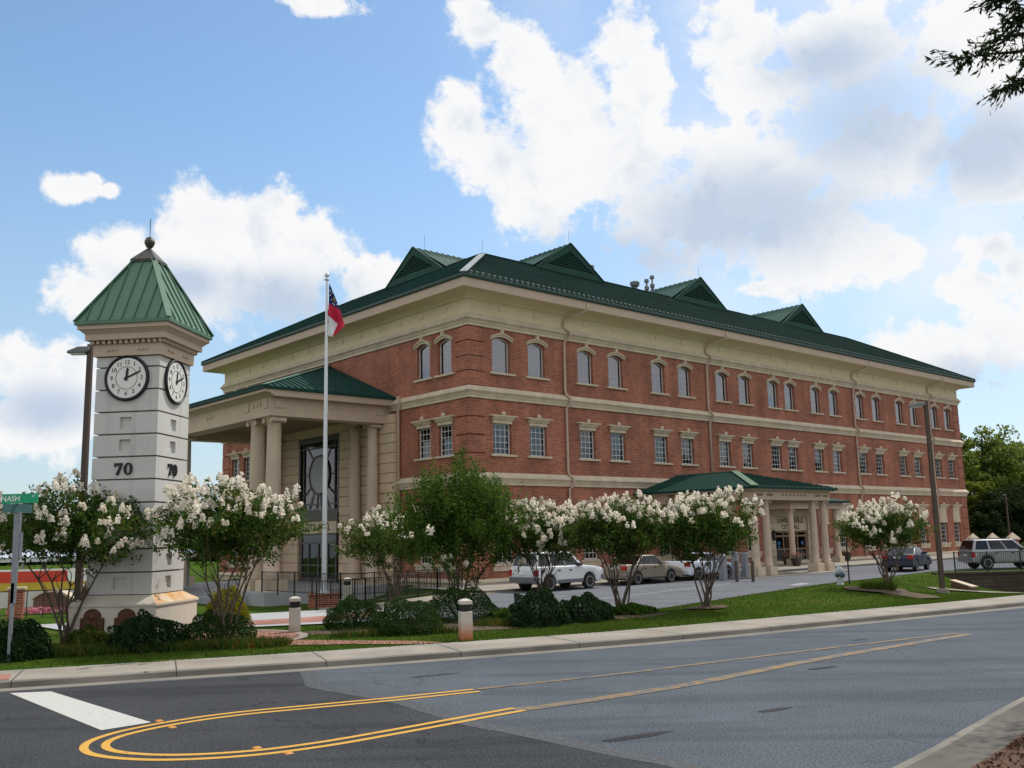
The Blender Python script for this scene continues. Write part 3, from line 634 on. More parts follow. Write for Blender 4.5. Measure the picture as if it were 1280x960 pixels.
# roof
E0, IN, ZE, ZT = 1.36, 7.2, 16.71, 21.3
SL = (ZT-ZE)/(IN+E0)
m = MB()
O = [(-E0, -E0, ZE), (L+E0, -E0, ZE), (L+E0, Wd+E0, ZE), (-E0, Wd+E0, ZE)]; I = [(IN, IN, ZT), (L-IN, IN, ZT), (L-IN, Wd-IN, ZT), (IN, Wd-IN, ZT)]
m.add(O+I, [(0, 1, 5, 4), (1, 2, 6, 5), (2, 3, 7, 6), (3, 0, 4, 7), (4, 5, 6, 7)])
roof = m.build('roof', 'roof_green', hall)
ms = MB()
def seam(p, q, w=.028, h=.055):
    p, q = Vector(p), Vector(q); d = (q-p).normalized(); s_ = d.cross(Vector((0, 0, 1))).normalized()*w/2; u = s_.cross(d).normalized(); u = u*h if u.z > 0 else -u*h
    ms.add([p-s_, p+s_, p+s_+u, p-s_+u, q-s_, q+s_, q+s_+u, q-s_+u], [(0, 1, 2, 3), (7, 6, 5, 4), (0, 4, 5, 1), (1, 5, 6, 2), (2, 6, 7, 3), (3, 7, 4, 0)])
for x in np.arange(-E0+.4, L+E0, .42):
    t = min(IN+E0, x+E0, L+E0-x); seam((x, -E0, ZE+.002), (x, -E0+t, ZE+SL*t+.002))
for y in np.arange(-E0+.4, Wd+E0, .42):
    t = min(IN+E0, y+E0, Wd+E0-y); seam((-E0, y, ZE+.002), (-E0+t, y, ZE+SL*t+.002))
ms.build('roof_seams', 'roof_green', roof)
ms = MB()
seam((-E0-.02, -E0-.02, ZE+.01), (IN, IN, ZT+.02), .40, .045); ms.build('hip_flashing', 'flashing', roof)
ms = MB()
seam((L+E0, -E0, ZE+.01), (L-IN, IN, ZT+.02), .4, .06); seam((-E0, Wd+E0, ZE+.01), (IN, Wd-IN, ZT+.02), .4, .06); seam((IN, IN, ZT), (L-IN, IN, ZT), .3, .07); seam((IN, IN, ZT), (IN, Wd-IN, ZT), .3, .07)
ms.build('ridge_cap', 'roof_green', roof)
mg = MB()
for x in np.arange(-E0+.6, L+E0-.6, .42): mg.box(x-.09, x+.09, -E0+.55, -E0+.59, ZE+SL*.55+.02, ZE+SL*.55+.10)
mg.build('snow_guards', 'flashing', roof)['kind'] = 'stuff'
def dormer(cx, axis):
    hw, zb, za, f_ = 3.42, 21.24, 23.3, 6.75
    pl = (lambda u, d, z: (u, d, z)) if axis == 'x' else (lambda u, d, z: (d, u, z))
    m = MB(); back = 15.1
    m.add([pl(cx-hw, f_, zb), pl(cx+hw, f_, zb), pl(cx, f_, za), pl(cx-hw, back, zb), pl(cx+hw, back, zb), pl(cx, back, za)], [(0, 2, 5, 3), (1, 4, 5, 2)])
    m.add([pl(cx-hw, f_-.3, zb-.25), pl(cx+hw, f_-.3, zb-.25), pl(cx, f_-.3, za+.04), pl(cx-hw, back, zb-.25), pl(cx+hw, back, zb-.25), pl(cx, back, za+.04)], [(0, 2, 5, 3), (1, 4, 5, 2)])
    # trim frame round the louvre
    a, b, c = (-hw, zb-.25), (hw, zb-.25), (0, za+.04); A_, B_, C_ = (-hw+1.0, zb+.16), (hw-1.0, zb+.16), (0, za-.55)
    for p, q, r, s_ in ((a, b, B_, A_), (b, c, C_, B_), (c, a, A_, C_)):
        m.add([pl(cx+p[0], f_-.3, p[1]), pl(cx+q[0], f_-.3, q[1]), pl(cx+r[0], f_-.3, r[1]), pl(cx+s_[0], f_-.3, s_[1])], [(0, 1, 2, 3)])
        m.add([pl(cx+r[0], f_-.3, r[1]), pl(cx+s_[0], f_-.3, s_[1]), pl(cx+s_[0], f_+.1, s_[1]), pl(cx+r[0], f_+.1, r[1])], [(0, 1, 2, 3)])
    d = m.build('dormer', 'dormer_green', hall)
    lo = MB(); n_ = 8
    for i in range(n_):
        z = zb+.18+(za-.6-zb-.18)*i/n_; w = (hw-1.0)*(1-(z-zb-.16)/(za-.55-zb-.16))
        lo.add([pl(cx-w, f_-.26, z), pl(cx+w, f_-.26, z), pl(cx+w, f_-.26, z+.055), pl(cx-w, f_-.26, z+.055), pl(cx+w, f_-.05, z+.2), pl(cx-w, f_-.05, z+.2)], [(0, 1, 2, 3), (3, 2, 4, 5)])
    lo.build('louver', 'dormer_green', d)
    lo = MB(); lo.add([pl(cx-hw+1, f_+.1, zb+.1), pl(cx+hw-1, f_+.1, zb+.1), pl(cx, f_+.1, za-.5)], [(0, 1, 2)]); lo.build('louver_back', 'black', d)
    global ms
    ms = MB(); nsm = 16
    for sgn in (-1, 1):
        for i in range(1, nsm):
            dd = f_-.3+(back-f_)*i/nsm; seam(pl(cx+sgn*hw, dd, zb-.22), pl(cx, dd, za+.05), .03, .05)
        seam(pl(cx+sgn*hw, f_-.3, zb-.22), pl(cx, f_-.3, za+.05), .12, .05)
    ms.build('dormer_seams', 'dormer_green', d)
for cx in (14.85, 29.95, 45.2): dormer(cx, 'x')
dormer(14.05, 'y')
# roof vents and rods
def vent(x, y, prof, mat): m = MB(); m.lathe(prof, x, y, 14, cz=ZT-.05); return m.build('roof_vent', mat, hall, smooth=False)
vent(24.67, 9, [(.2, 0), (.2, .95), (.26, 1.0), (.36, 1.08), (.36, 1.2), (.4, 1.22), (.4, 1.3), (.36, 1.4), (.1, 1.45)], 'lamp_grey')
vent(26.15, 9, [(.13, 0), (.13, .9), (.19, 1.0), (.19, 1.25), (.08, 1.35), (.08, 1.6), (.2, 1.62), (.18, 1.85), (.05, 1.9)], 'lamp_grey')
vent(27.1, 9.2, [(.13, 0), (.13, 1.3), (.19, 1.4), (.19, 1.65), (.07, 1.75), (.07, 2.1), (.2, 2.12), (.18, 2.36), (.05, 2.4)], 'lamp_grey')
vent(19.6, 9, [(.12, 0), (.12, 1.5), (.26, 1.6), (.26, 1.85), (.05, 1.95)], 'lamp_grey')
vent(21.4, 9, [(.08, 0), (.08, .8), (.02, .85)], 'lamp_grey')
m = MB()
for x, y, z in ((IN, IN, ZT), (7, 13.4, 23.2), (14.85, 6.6, 23.3), (29.95, 6.6, 23.3), (45.2, 6.6, 23.3)): m = MB(); m.tube([(x, y, z), (x, y, z+1.0)], .012, 5); m.build('lightning_rod', 'galv', hall)
for x in (14.0, 27.4, L-27.4, L-14.0):
    for a, b in ((6.18, 10.2), (10.9, 14.22)): m = MB(); m.box(x-.012, x+.012, -.004, .02, a, b); m.build('control_joint', 'brick_groove', hall)
# windows: three kinds, copied along the walls
def make_window(kind, hw):
    z0, z1 = FZ[kind]; arch = kind == 3
    d = .21; m = MB()
    zt = 13.57 if arch else z1
    if kind == 1: zt = 3.12
    m.box(-hw, -hw+.07, d-.03, d+.05, z0, zt); m.box(hw-.07, hw, d-.03, d+.05, z0, zt); m.box(-hw+.07, hw-.07, d-.03, d+.05, z0, z0+.07)
    if not arch: m.box(-hw+.07, hw-.07, d-.03, d+.05, zt-.07, zt)
    else:
        n_ = 10
        for i in range(n_):
            x0, x1 = -hw+2*hw*i/n_, -hw+2*hw*(i+1)/n_; za, zb = [13.57+.23*(1-(x/hw)**2) for x in (x0, x1)]
            m.add([(x0, d-.03, za-.07), (x1, d-.03, zb-.07), (x1, d-.03, zb), (x0, d-.03, za), (x0, d+.05, za-.07), (x1, d+.05, zb-.07)], [(0, 1, 2, 3), (0, 4, 5, 1)])
    nc, nr = 4, 5
    for i in range(1, nc):
        x = -hw+2*hw*i/nc; top = (13.57+.23*(1-(x/hw)**2)-.05) if arch else zt-.05
        m.box(x-.016, x+.016, d+.0, d+.03, z0+.05, top)
    for j in range(1, nr):
        z = z0+(zt-z0)*j/nr; m.box(-hw+.05, hw-.05, d+.001, d+.029, z-.016, z+.016)
    w = m.build('window', 'white_frame', hall)
    # pane
    m = MB(); y = d+.005 if kind != 3 else d-.012
    if arch:
        n_ = 10; pts = [(-hw+.05, z0+.05), (hw-.05, z0+.05)]+[((hw-.05)*(1-2*i/n_), 13.52+.23*(1-(1-2*i/n_)**2)) for i in range(n_+1)]
    else: pts = [(-hw+.05, z0+.05), (hw-.05, z0+.05), (hw-.05, zt-.05), (-hw+.05, zt-.05)]
    m.add([(x, y, z) for x, z in pts], [tuple(range(len(pts)))]); pn = m.build('pane', 'glass_upper' if arch else 'glass', w, recalc=False)
    if pn.data.polygons[0].normal.y > 0: pn.data.flip_normals()
    m = MB(); m.box(-hw, hw, .42, .45, z0, z1); m.build('room', 'dim_room_and_blind', w)
    # sill
    m = MB()
    if kind == 1: m.box(-hw-.25, hw+.25, -.12, .1, z0-.12, z0); m.box(-hw-.18, hw+.18, -.07, .05, z0-.40, z0-.125)
    else: m.box(-hw-.22, hw+.3, -.13, .1, z0-.11, z0+.0)
    m.build('sill', 'limestone', w)
    # hood
    m = MB()
    if not arch:
        zb = z1
        m.box(-hw-.04, hw+.04, -.05, .02, zb-.01, zb+.17); m.prism([(-.10, zb+.17), (.02, zb+.17), (.02, zb+.36), (-.22, zb+.36), (-.20, zb+.30)], 'x', -hw-.12, hw+.12); m.box(-hw-.32, hw+.32, -.26, .02, zb+.362, zb+.43)
        m.lathe([(.10, 0), (.14, .06), (.13, .14), (.06, .22), (.01, .24)], 0, -.12, 10, cz=zb+.43)
    else:
        n_ = 12; R0 = []
        for i in range(n_+1):
            t = 1-2*i/n_; x = -(hw+.16)*t; R0.append((x, 13.60+.25*(1-t*t)))
        def arcbox(y0, y1, lo, hi):
            v = [];
            for x, z in R0: v += [(x, y0, z+lo), (x, y0, z+hi), (x, y1, z+hi), (x, y1, z+lo)]
            m.add(v, [(i*4+j, i*4+(j+1) % 4, (i+1)*4+(j+1) % 4, (i+1)*4+j) for i in range(n_) for j in range(4)]+[(0, 1, 2, 3), (n_*4+3, n_*4+2, n_*4+1, n_*4)])
        arcbox(-.10, .02, -.03, .09); arcbox(-.17, .02, .09, .17); m.box(-.09, .09, -.2, .02, 13.98, 14.2)
    m.build('hood', 'limestone', w)
    if kind == 1:
        m = MB(); m.box(-hw, hw, -.02, .12, 3.16, 4.26); m.box(-hw-.06, hw+.06, -.06, .1, 3.06, 3.18); m.box(-hw+.3, hw-.3, -.04, 0, 3.45, 4.0); m.build('window_panel', 'limestone', w)
    return w
proto = {k_: make_window(k_, HW) for k_ in (1, 2, 3)}
sproto = {k_: make_window(k_, SHW) for k_ in (1, 2, 3)}
used = set()
for i, x in enumerate(WIN_X):
    for k_ in (1, 2, 3):
        if k_ == 1 and i in (8, 9): continue
        w = proto[k_] if k_ not in used else copy_tree(proto[k_], hall)
        used.add(k_); w.location = (x, 0, 0)
        if k_ == 3 and random.random() < .8:
            m = MB(); m.box(-HW+.06, HW-.06, .32, .33, random.choice((11.86, 11.9, 12.4, 12.9)), 13.5); m.build('roller_blind', random.choice(('curtain', 'curtain', 'dim_room_and_blind')), w)
        if k_ == 2 and random.random() < .45:
            m = MB(); m.box(-HW+.06, HW-.06, .30, .31, random.uniform(7.5, 8.5), 8.88); m.build('roller_blind', 'curtain', w)
used = set()
for y in SIDE_Y:
    for k_ in (1, 2, 3):
        w = sproto[k_] if k_ not in used else copy_tree(sproto[k_], hall)
        used.add(k_); w.location = (0, y, 0); w.rotation_euler = (0, 0, RAD(-90))
# downspouts with their kinks round the mouldings
for x in (7.3, 21.22, L-21.22+1.2, L-6.4):
    m = MB(); q = [(x+.9, -1.34, 16.35), (x+.85, -1.36, 16.0), (x+.1, -.2, 15.55), (x, -.14, 15.2), (x, -.16, 14.98), (x+.25, -.4, 14.72), (x+.3, -.4, 14.4), (x, -.16, 14.1), (x, -.11, 11.2), (x+.05, -.13, 10.95), (x+.22, -.36, 10.65), (x+.22, -.34, 10.3), (x+.06, -.13, 10.1), (x+.05, -.11, 6.4), (x+.1, -.13, 6.2), (x+.26, -.36, 5.9), (x+.26, -.34, 5.5), (x+.12, -.13, 5.35), (x+.12, -.11, .5)]
    if x == 21.22: q = q[:14]
    m.tube(q, .075, 8); m.build('downspout', 'tan', hall, smooth=True)
m = MB(); q = [(-.4, 6.1, 10.95), (-.25, 6.2, 10.5), (-.16, 6.45, 10.1), (-.14, 6.45, 0)]; m.tube(q, .1, 8); m.build('downspout', 'tan', hall, smooth=True)
# ----- entrance portico on the short end
PY0, PY1 = 6.9, Wd-6.9
m = MB(); m.box(-8.5, 0, PY0-.25, PY1+.25, -1.0, .04); m.box(-9.4, -8.5, PY0+1.6, PY1-1.6, -1.0, -.3); m.box(-9.0, -8.501, PY0+1.6, PY1-1.6, -.3, -.13); m.build('portico_terrace', 'paving', hall)
pw = (MB(), MB()); dep = .44
zs = list(np.arange(.05, 9.95, .588))
for a, b in zip(zs, zs[1:]+[10.0]):
    a, b = a+.02, b-.02
    yl = [(6.62, Wd-6.62)] if False else None
    win = (12.55, 17.75)
    segs = [(6.62, win[0]), (win[1], Wd-6.62)]
    for k_, (s0, s1) in enumerate(segs): pw[k_].box(-dep, .0, s0, s1, a, b)
for k_, (s0, s1) in enumerate(((6.63, 12.53), (17.77, Wd-6.63))):
    w_ = pw[k_].build('portico_wall', 'stone_block', hall); m = MB(); m.box(-.38, -.005, s0, s1, .05, 9.99); m.build('wall_joints', 'precast_groove', w_)
# tall window with a round light and spokes
m = MB(); cy, cz, R_ = 15.15, 6.9, 1.25
y0, y1, z0, z1 = 12.56, 17.74, 4.4, 9.4; mh = MB(); mh.box(-.44, 0, 12.551, 17.749, 9.42, 9.99); mh.build('window_head', 'stone_block', hall)
for a, b, c, d_ in ((y0, y0+.2, z0, z1), (y1-.2, y1, z0, z1), (y0+.2, y1-.2, z1-.34, z1), (y0+.2, y1-.2, 3.9, z0+.25)): m.box(-.24, -.08, a, b, c, d_)
for y in (y0+.62, y1-.62): m.box(-.2, -.12, y-.04, y+.04, z0+.25, z1-.34)
for z in (z1-.72, z0+.6): m.box(-.2, -.12, y0+.2, y1-.2, z-.04, z+.04)
m.tube([(-.16, cy+R_*cos(t), cz+R_*sin(t)) for t in np.linspace(0, 2*pi, 33)], .07, 6, False)
for ang in (50, 130, 180, 0, 215, 240, 262, 278, 300, 325):
    a = RAD(ang); dy, dz = cos(a), sin(a); t = 1e9
    if dy: t = min(t, ((y1-.6 if dy > 0 else y0+.6)-cy)/dy)
    if dz: t = min(t, ((z1-.4 if dz > 0 else z0+.3)-cz)/dz)
    m.tube([(-.16, cy+dy*R_, cz+dz*R_), (-.16, cy+dy*t, cz+dz*t)], .035, 5)
ew = m.build('entrance_window', 'bronze', hall, loc=(-.2, 0, 0))
m = MB(); m.add([(-.11, y0, 4.4), (-.11, y1, 4.4), (-.11, y1, z1), (-.11, y0, z1)], [(0, 1, 2, 3)]); pn = m.build('pane', 'glass', ew, recalc=False)
if pn.data.polygons[0].normal.x > 0: pn.data.flip_normals()
m = MB(); m.lathe([(R_-.05, -.015), (R_-.05, .015)], -.13, cy, 32, 'x', cz); m.build('round_light', 'curtain', ew)
m = MB(); m.box(.19, .195, y0, y1, .1, z1); m.build('room', 'dim_room_and_blind', ew)
m = MB(); m.box(-.24, -.10, 12.9, 17.4, 3.12, 3.88); sg = m.build('name_panel', 'base_stone', hall, bevel=.02, loc=(-.2, 0, 0))
MX = Matrix.Translation((-.245, 15.15, 3.50)) @ Matrix.Rotation(RAD(-90), 4, 'Z') @ Matrix.Rotation(RAD(90), 4, 'X')
text_mesh('lettering', 'CITY  HALL', .62, 'letter_dark', sg, MX, .012)
m = MB()
for a, b, c, d_ in ((12.9, 13.05, .05, 3.1), (17.25, 17.4, .05, 3.1), (15.07, 15.23, .05, 2.45), (13.9, 14.0, .05, 2.45), (16.3, 16.4, .05, 2.45), (13.05, 17.25, 2.45, 2.57), (13.05, 17.25, 3.0, 3.1), (13.05, 17.25, .05, .3), (13.05, 17.25, 1.05, 1.13)): m.box(-.2, -.1, a, b, c, d_)
dr = m.build('entrance_door', 'bronze', hall, loc=(-.2, 0, 0))
m = MB(); m.add([(-.14, 12.9, .05), (-.14, 17.4, .05), (-.14, 17.4, 3.1), (-.14, 12.9, 3.1)], [(0, 1, 2, 3)]); pn = m.build('pane', 'door_glass', dr, recalc=False)
if pn.data.polygons[0].normal.x > 0: pn.data.flip_normals()
m = MB(); m.box(-.02, .1, 12.5, 17.8, 0, 4.0); m.build('room', 'dim_room_and_blind', dr)
def ionic(x, y, z0, z1, r, ped, mat='tan_column', along='y', pmat_='base_stone'):
    """fluted-less Ionic column: shaft in the city hall with capital and pedestal as sub-parts"""
    m = MB(); H = z1-z0
    m.lathe([(r*1.28, ped[1]), (r*1.3, ped[1]+.12*r*2), (r*1.12, ped[1]+.2*r*2), (r*1.16, ped[1]+.3*r*2), (r, ped[1]+.42*r*2)]+[(r*(1-.16*t**1.6), ped[1]+.42*r*2+(z1-.62*r-ped[1]-.84*r)*t) for t in np.linspace(0, 1, 9)]+[(r*.92, z1-.55*r), (r*.86, z1-.5*r)], x, y, 28)
    c = m.build('column', mat, hall, smooth=True)
    m = MB(); h = .5*r
    m.box(x-r*1.05, x+r*1.05, y-r*1.05, y+r*1.05, z1-.16*r, z1)
    m.lathe([(r*.86, 0), (r*1.0, .18*r), (r*1.0, .34*r)], x, y, 20, cz=z1-.5*r)
    for s_ in (-1, 1):
        if along == 'y': m.lathe([(r*.34, -r*.98), (r*.27, 0), (r*.34, r*.98)], x, y+s_*r*1.0, 14, 'x', z1-.42*r)
        else: m.lathe([(r*.34, -r*.98), (r*.27, 0), (r*.34, r*.98)], x+s_*r*1.0, y, 14, 'y', z1-.42*r)
    m.build('capital', mat, c)
    m = MB(); p = ped[0]; m.box(x-p, x+p, y-p, y+p, z0, ped[1]); m.build('pedestal', pmat_, c, bevel=.02)
for y in (8.15, 10.08, Wd-10.08, Wd-8.15): ionic(-7.3, y, .03, 9.5, .45, (.64, .62))
for y in (8.15, 10.08, Wd-10.08, Wd-8.15): ionic(-.86, y, .03, 9.5, .36, (.4, .3))
# entablature, ceiling, little ornaments
m = MB(); z0, z1 = 9.5, 10.72
m.box(-7.9, -6.75, PY0+.6, PY1-.6, z0, z1); m.box(-6.75, 0, PY0+.6, PY0+1.75, z0, z1); m.box(-6.75, 0, PY1-1.75, PY1-.6, z0, z1); m.build('entablature', 'tan_column', hall)
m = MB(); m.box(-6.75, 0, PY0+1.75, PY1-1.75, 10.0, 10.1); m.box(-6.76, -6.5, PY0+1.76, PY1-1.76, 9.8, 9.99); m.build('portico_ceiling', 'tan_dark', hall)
m = MB(); m.prism([(-7.9, z1-.2), (-8.2, z1-.02), (-8.5, z1), (-8.5, z1+.16), (-.0, z1+.16), (0, z1-.2)], 'y', PY0+.1, PY1-.1)
m.build('portico_eave', 'tan', hall)
yb = PY0+.6
def orn(f): q = MB(); f(q); q.build('ornament', 'tan_column', hall)
for x0, x1 in ((-7.63, -7.07), (-1.0, -.45)): orn(lambda q: q.box(x0, x1, yb-.06, yb, 9.95, 10.5))
for x in (-4.5, -4.05, -3.6): orn(lambda q: q.lathe([(.14, 0), (.14, -.05), (.02, -.08)], x, yb, 12, 'y', 10.2))
for c_ in (9.1, 15.15, Wd-9.1):
    for k_ in (-.42, 0, .42): orn(lambda q: q.lathe([(.13, 0), (.13, -.05), (.02, -.08)], -7.9, c_+k_, 12, 'x', 10.2))
for y in (8.0, 10.25, Wd-10.25, Wd-8.0): orn(lambda q: q.box(-7.96, -7.9, y-.25, y+.25, 9.95, 10.5))
m = MB(); zb, za = z1+.16, 14.1; X0, Y0, Y1 = -8.6, PY0, PY1; hy = (Y0+Y1)/2
m.add([(X0, Y0, zb+.16), (X0, Y1, zb+.16), (0, hy-.5, za), (0, hy+.5, za), (0, Y0, zb+.16), (0, Y1, zb+.16), (X0, Y0, zb), (X0, Y1, zb), (0, Y0, zb), (0, Y1, zb)], [(0, 1, 3, 2), (0, 2, 4), (1, 5, 3), (6, 7, 1, 0), (8, 6, 0, 4), (9, 5, 1, 7)])
pr = m.build('portico_roof', 'roof_green', hall)
ms = MB()
for y in np.arange(Y0+.3, Y1, .42):
    t = min(1, (y-Y0)/(hy-.5-Y0), (Y1-y)/(Y1-hy-.5)); seam((X0, y, zb+.16), (X0*(1-t), y, zb+.16+(za-zb-.16)*t), .035, .06)
for x in np.arange(X0+.3, -.1, .42):
    t = (x-X0)/(0-X0); seam((x, Y0, zb+.16), (x, Y0+(hy-.5-Y0)*t, zb+.16+(za-zb-.16)*t), .035, .06)
ms.build('roof_seams', 'roof_green', pr)
ms = MB(); seam((X0, Y0, zb+.17), (0, hy-.5, za), .3, .05); seam((X0, Y1, zb+.17), (0, hy+.5, za), .3, .05); ms.build('hip_cap', 'tower_green', pr)
# ----- car porch on the long front
QX0, QX1, QY = 13.1, 21.9, -9.0
for x in (13.95, 15.15, 20.15, 21.35): ionic(x, -8.2, .19, 4.42, .235, (.36, .66), along='x')
m = MB(); m.box(13.55, 21.6, -8.6, -7.8, 4.42, 4.95); m.box(13.55, 14.25, -7.8, -5.6, 4.42, 4.95); m.box(13.55, 14.25, -5.1, -2.9, 4.42, 4.95); m.box(13.55, 14.25, -2.4, -.1, 4.42, 4.95); m.box(20.95, 21.6, -7.8, -.1, 4.42, 4.95)
m.build('porch_beam', 'tan', hall)
m = MB()
for y0_, y1_ in ((-5.6, -5.1), (-2.9, -2.4)): m.box(13.65, 14.15, y0_, y1_, 4.5, 4.95)
for x in (14.1, 15.1, 20.2, 21.1):
    for k_ in (-.2, 0, .2): m.lathe([(.07, 0), (.07, -.04), (.01, -.05)], x+k_, -8.6, 10, 'y', 4.7)
for k_ in (-1.2, -.8, -.4, 0, .4, .8, 1.2): m.lathe([(.06, 0), (.06, -.04), (.01, -.05)], 17.6+k_, -8.6, 10, 'y', 4.7)
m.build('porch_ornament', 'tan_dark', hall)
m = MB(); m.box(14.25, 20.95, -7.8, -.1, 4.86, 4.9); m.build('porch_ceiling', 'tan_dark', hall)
m = MB(); m.box(QX0+.15, QX1-.15, QY+.15, -.1, 4.951, 5.03); m.build('porch_soffit', 'tan', hall)
m = MB(); zb, za, cx = 5.031, 6.35, 17.5; hy2 = QY+(cx-QX0)
m.add([(QX0, QY, zb+.13), (QX1, QY, zb+.13), (QX1, -.02, zb+.13), (QX0, -.02, zb+.13), (cx, hy2, za), (cx, -.02, za), (QX0, QY, zb), (QX1, QY, zb), (QX1, -.02, zb), (QX0, -.02, zb)],
      [(0, 1, 4), (1, 2, 5, 4), (3, 0, 4, 5), (6, 7, 1, 0), (7, 8, 2, 1), (9, 6, 0, 3), (6, 9, 8, 7)])
pr = m.build('porch_roof', 'roof_green', hall)
ms = MB()
for x in np.arange(QX0+.3, QX1, .42):
    t = min((x-QX0)/(cx-QX0), (QX1-x)/(QX1-cx)); seam((x, QY, zb+.13), (x, QY+(hy2-QY)*t, zb+.13+(za-zb-.13)*t), .03, .045)
for y in np.arange(QY+.3, -.1, .42):
    t = min(1, (y-QY)/(hy2-QY))
    for xs, e in ((QX0, 1), (QX1, -1)): seam((xs, y, zb+.13), (xs+e*(cx-QX0)*t, y, zb+.13+(za-zb-.13)*t), .03, .045)
ms.build('roof_seams', 'roof_green', pr)
ms = MB(); seam((QX0, QY, zb+.14), (cx, hy2, za+.01), .42, .04); seam((cx, hy2, za), (cx, -.02, za), .2, .05); ms.build('hip_cap', 'tower_green', pr)
m = MB(); m.tube([(QX0+.2, -.4, 4.9), (QX0+.35, -.2, 4.4), (QX0+.4, -.14, 4.2), (QX0+.4, -.14, .3)], .07, 8); m.build('downspout', 'tan', hall, smooth=True)
m = MB(); m.lathe([(.35, 0), (.35, .25), (.15, .35)], 22.9, -1.5, 12, cz=5.95); m.build('porch_vent', 'galv', hall)
# ----- small door porch with the name panel behind
for x in (27.5, 33.58): ionic(x, -2.0, .24, 4.15, .225, (.34, .66), along='x')
m = MB(); m.box(27.0, 34.1, -2.35, -1.65, 4.15, 4.6); m.box(27.0, 27.6, -1.65, 0, 4.15, 4.6); m.box(33.5, 34.1, -1.65, 0, 4.15, 4.6); m.build('door_porch_beam', 'tan', hall)
m = MB(); m.add([(26.6, -2.8, 4.6), (34.5, -2.8, 4.6), (34.5, -.02, 4.6), (26.6, -.02, 4.6), (26.6, -2.8, 4.74), (34.5, -2.8, 4.74), (34.5, -.02, 4.74), (26.6, -.02, 4.74), (28.6, -.02, 5.35), (32.5, -.02, 5.35)], [(3, 2, 1, 0), (0, 1, 5, 4), (1, 2, 6, 5), (3, 0, 4, 7), (4, 5, 9, 8), (5, 6, 9), (7, 4, 8)])
m.build('door_porch_roof', 'roof_green', hall)
m = MB()
for a in np.arange(.26, 4.1, .5):
    m.box(27.66, 28.33, -.16, -.01, a+.015, min(a+.485, 4.14)); m.box(32.72, 33.38, -.16, -.01, a+.015, min(a+.485, 4.14))
m.box(28.33, 32.72, -.15, -.01, 3.66, 4.14)
m.build('door_surround', 'limestone', hall)
m = MB(); m.box(28.36, 32.69, -.06, .06, 2.62, 3.62); sg = m.build('name_panel', 'base_stone', hall, bevel=.015)
for txt, z in (('LAWRENCEVILLE', 3.36), ('CITY HALL', 2.88)):
    text_mesh('lettering', txt, .50, 'letter_dark', sg, Matrix.Translation((30.53, -.065, z)) @ Matrix.Rotation(RAD(90), 4, 'X'), .012, xs=.92 if 'L' == txt[0] else 1.0)
m = MB()
for a, b in ((28.36, 28.5), (29.55, 29.67), (30.46, 30.58), (31.4, 31.52), (32.55, 32.69)): m.box(a, b, .02, .12, .26, 2.6)
m.box(28.5, 32.55, .02, .12, 2.18, 2.32); m.box(28.5, 32.55, .02, .12, .26, .45); m.box(28.5, 32.55, .021, .119, 1.25, 1.33); m.box(28.5, 32.55, .02, .12, 2.5, 2.6)
dr = m.build('front_door', 'tan_dark', hall)
m = MB(); m.add([(28.4, .07, .26), (32.65, .07, .26), (32.65, .07, 2.55), (28.4, .07, 2.55)], [(0, 1, 2, 3)]); pn = m.build('pane', 'door_glass', dr, recalc=False)
if pn.data.polygons[0].normal.y > 0: pn.data.flip_normals()
m = MB(); m.box(28.3, 32.75, .6, .65, .2, 3.8); m.build('room', 'dim_room_and_blind', dr)
m = MB(); m.lathe([(.16, -.006), (.16, .006)], 29.0, .04, 16, 'y', 1.72); m.lathe([(.16, -.006), (.16, .006)], 32.1, .04, 16, 'y', 1.72); m.box(28.85, 29.15, .035, .045, 1.38, 1.5); m.build('door_notice', 'sign_blue', dr)
m = MB(); m.box(27.85, 28.1, -.3, -.17, 2.1, 2.5); m.frus(27.97, -.28, .16, .03, 2.5, 2.7); m.frus(27.97, -.28, .05, .14, 1.95, 2.1); m.build('wall_lantern', 'iron', hall)

# ------------------------------------------------------------------ clock tower
TW = empty('clock_tower', (-10.372, 26.511, .1), RAD(-6.673), 'white stone clock tower with green pyramid roof and bronze plaques', 'clock tower')
Z = lambda z: z-.1
H_ = .911
m = MB(); m.box(-1.2, 1.2, -1.2, 1.2, -.2, Z(1.10)); m.box(-1.235, 1.235, -1.235, 1.235, Z(1.10), Z(1.16)); m.build('plinth', 'plinth_stone', TW, bevel=.01)
m = MB(); v_ = [(-1.235, -1.235, Z(1.16)), (1.235, -1.235, Z(1.16)), (1.235, 1.235, Z(1.16)), (-1.235, 1.235, Z(1.16)), (-H_, -H_, Z(1.38)), (H_, -H_, Z(1.38)), (H_, H_, Z(1.38)), (-H_, H_, Z(1.38))]
m.add(v_, [(0, 1, 5, 4), (2, 3, 7, 6), (3, 0, 4, 7)]); m.cur = 1; m.add(v_, [(1, 2, 6, 5)]); m.build('plinth_slope', ['plinth_stone', 'rust_stain'], TW)
gr = [1.38, 1.97, 2.58, 3.19, 3.80, 4.42, 5.03, 5.64, 6.25, 6.86, 7.48, 7.79]
m = MB()
faces = [lambda u, d, z: (u, -H_-d, z), lambda u, d, z: (H_+d, u, z), lambda u, d, z: (-u, H_+d, z), lambda u, d, z: (-H_-d, -u, z)]
for i, (a, b) in enumerate(zip(gr, gr[1:])):
    a, b = Z(a)+.022, Z(b)-.022; hole = i in (0, 1, 3, 6, 7) and b-a > .4
    for fc in faces:
        zc = (a+b)/2; wall_grid(m, -H_, H_, a, b, [(-.165, .165, zc-.16, zc+.16)] if hole else [], fc, .08, True)
    m.add([(-H_, -H_, b), (H_, -H_, b), (H_, H_, b), (-H_, H_, b)], [(0, 1, 2, 3)]); m.add([(-H_, -H_, a), (H_, -H_, a), (H_, H_, a), (-H_, H_, a)], [(3, 2, 1, 0)])
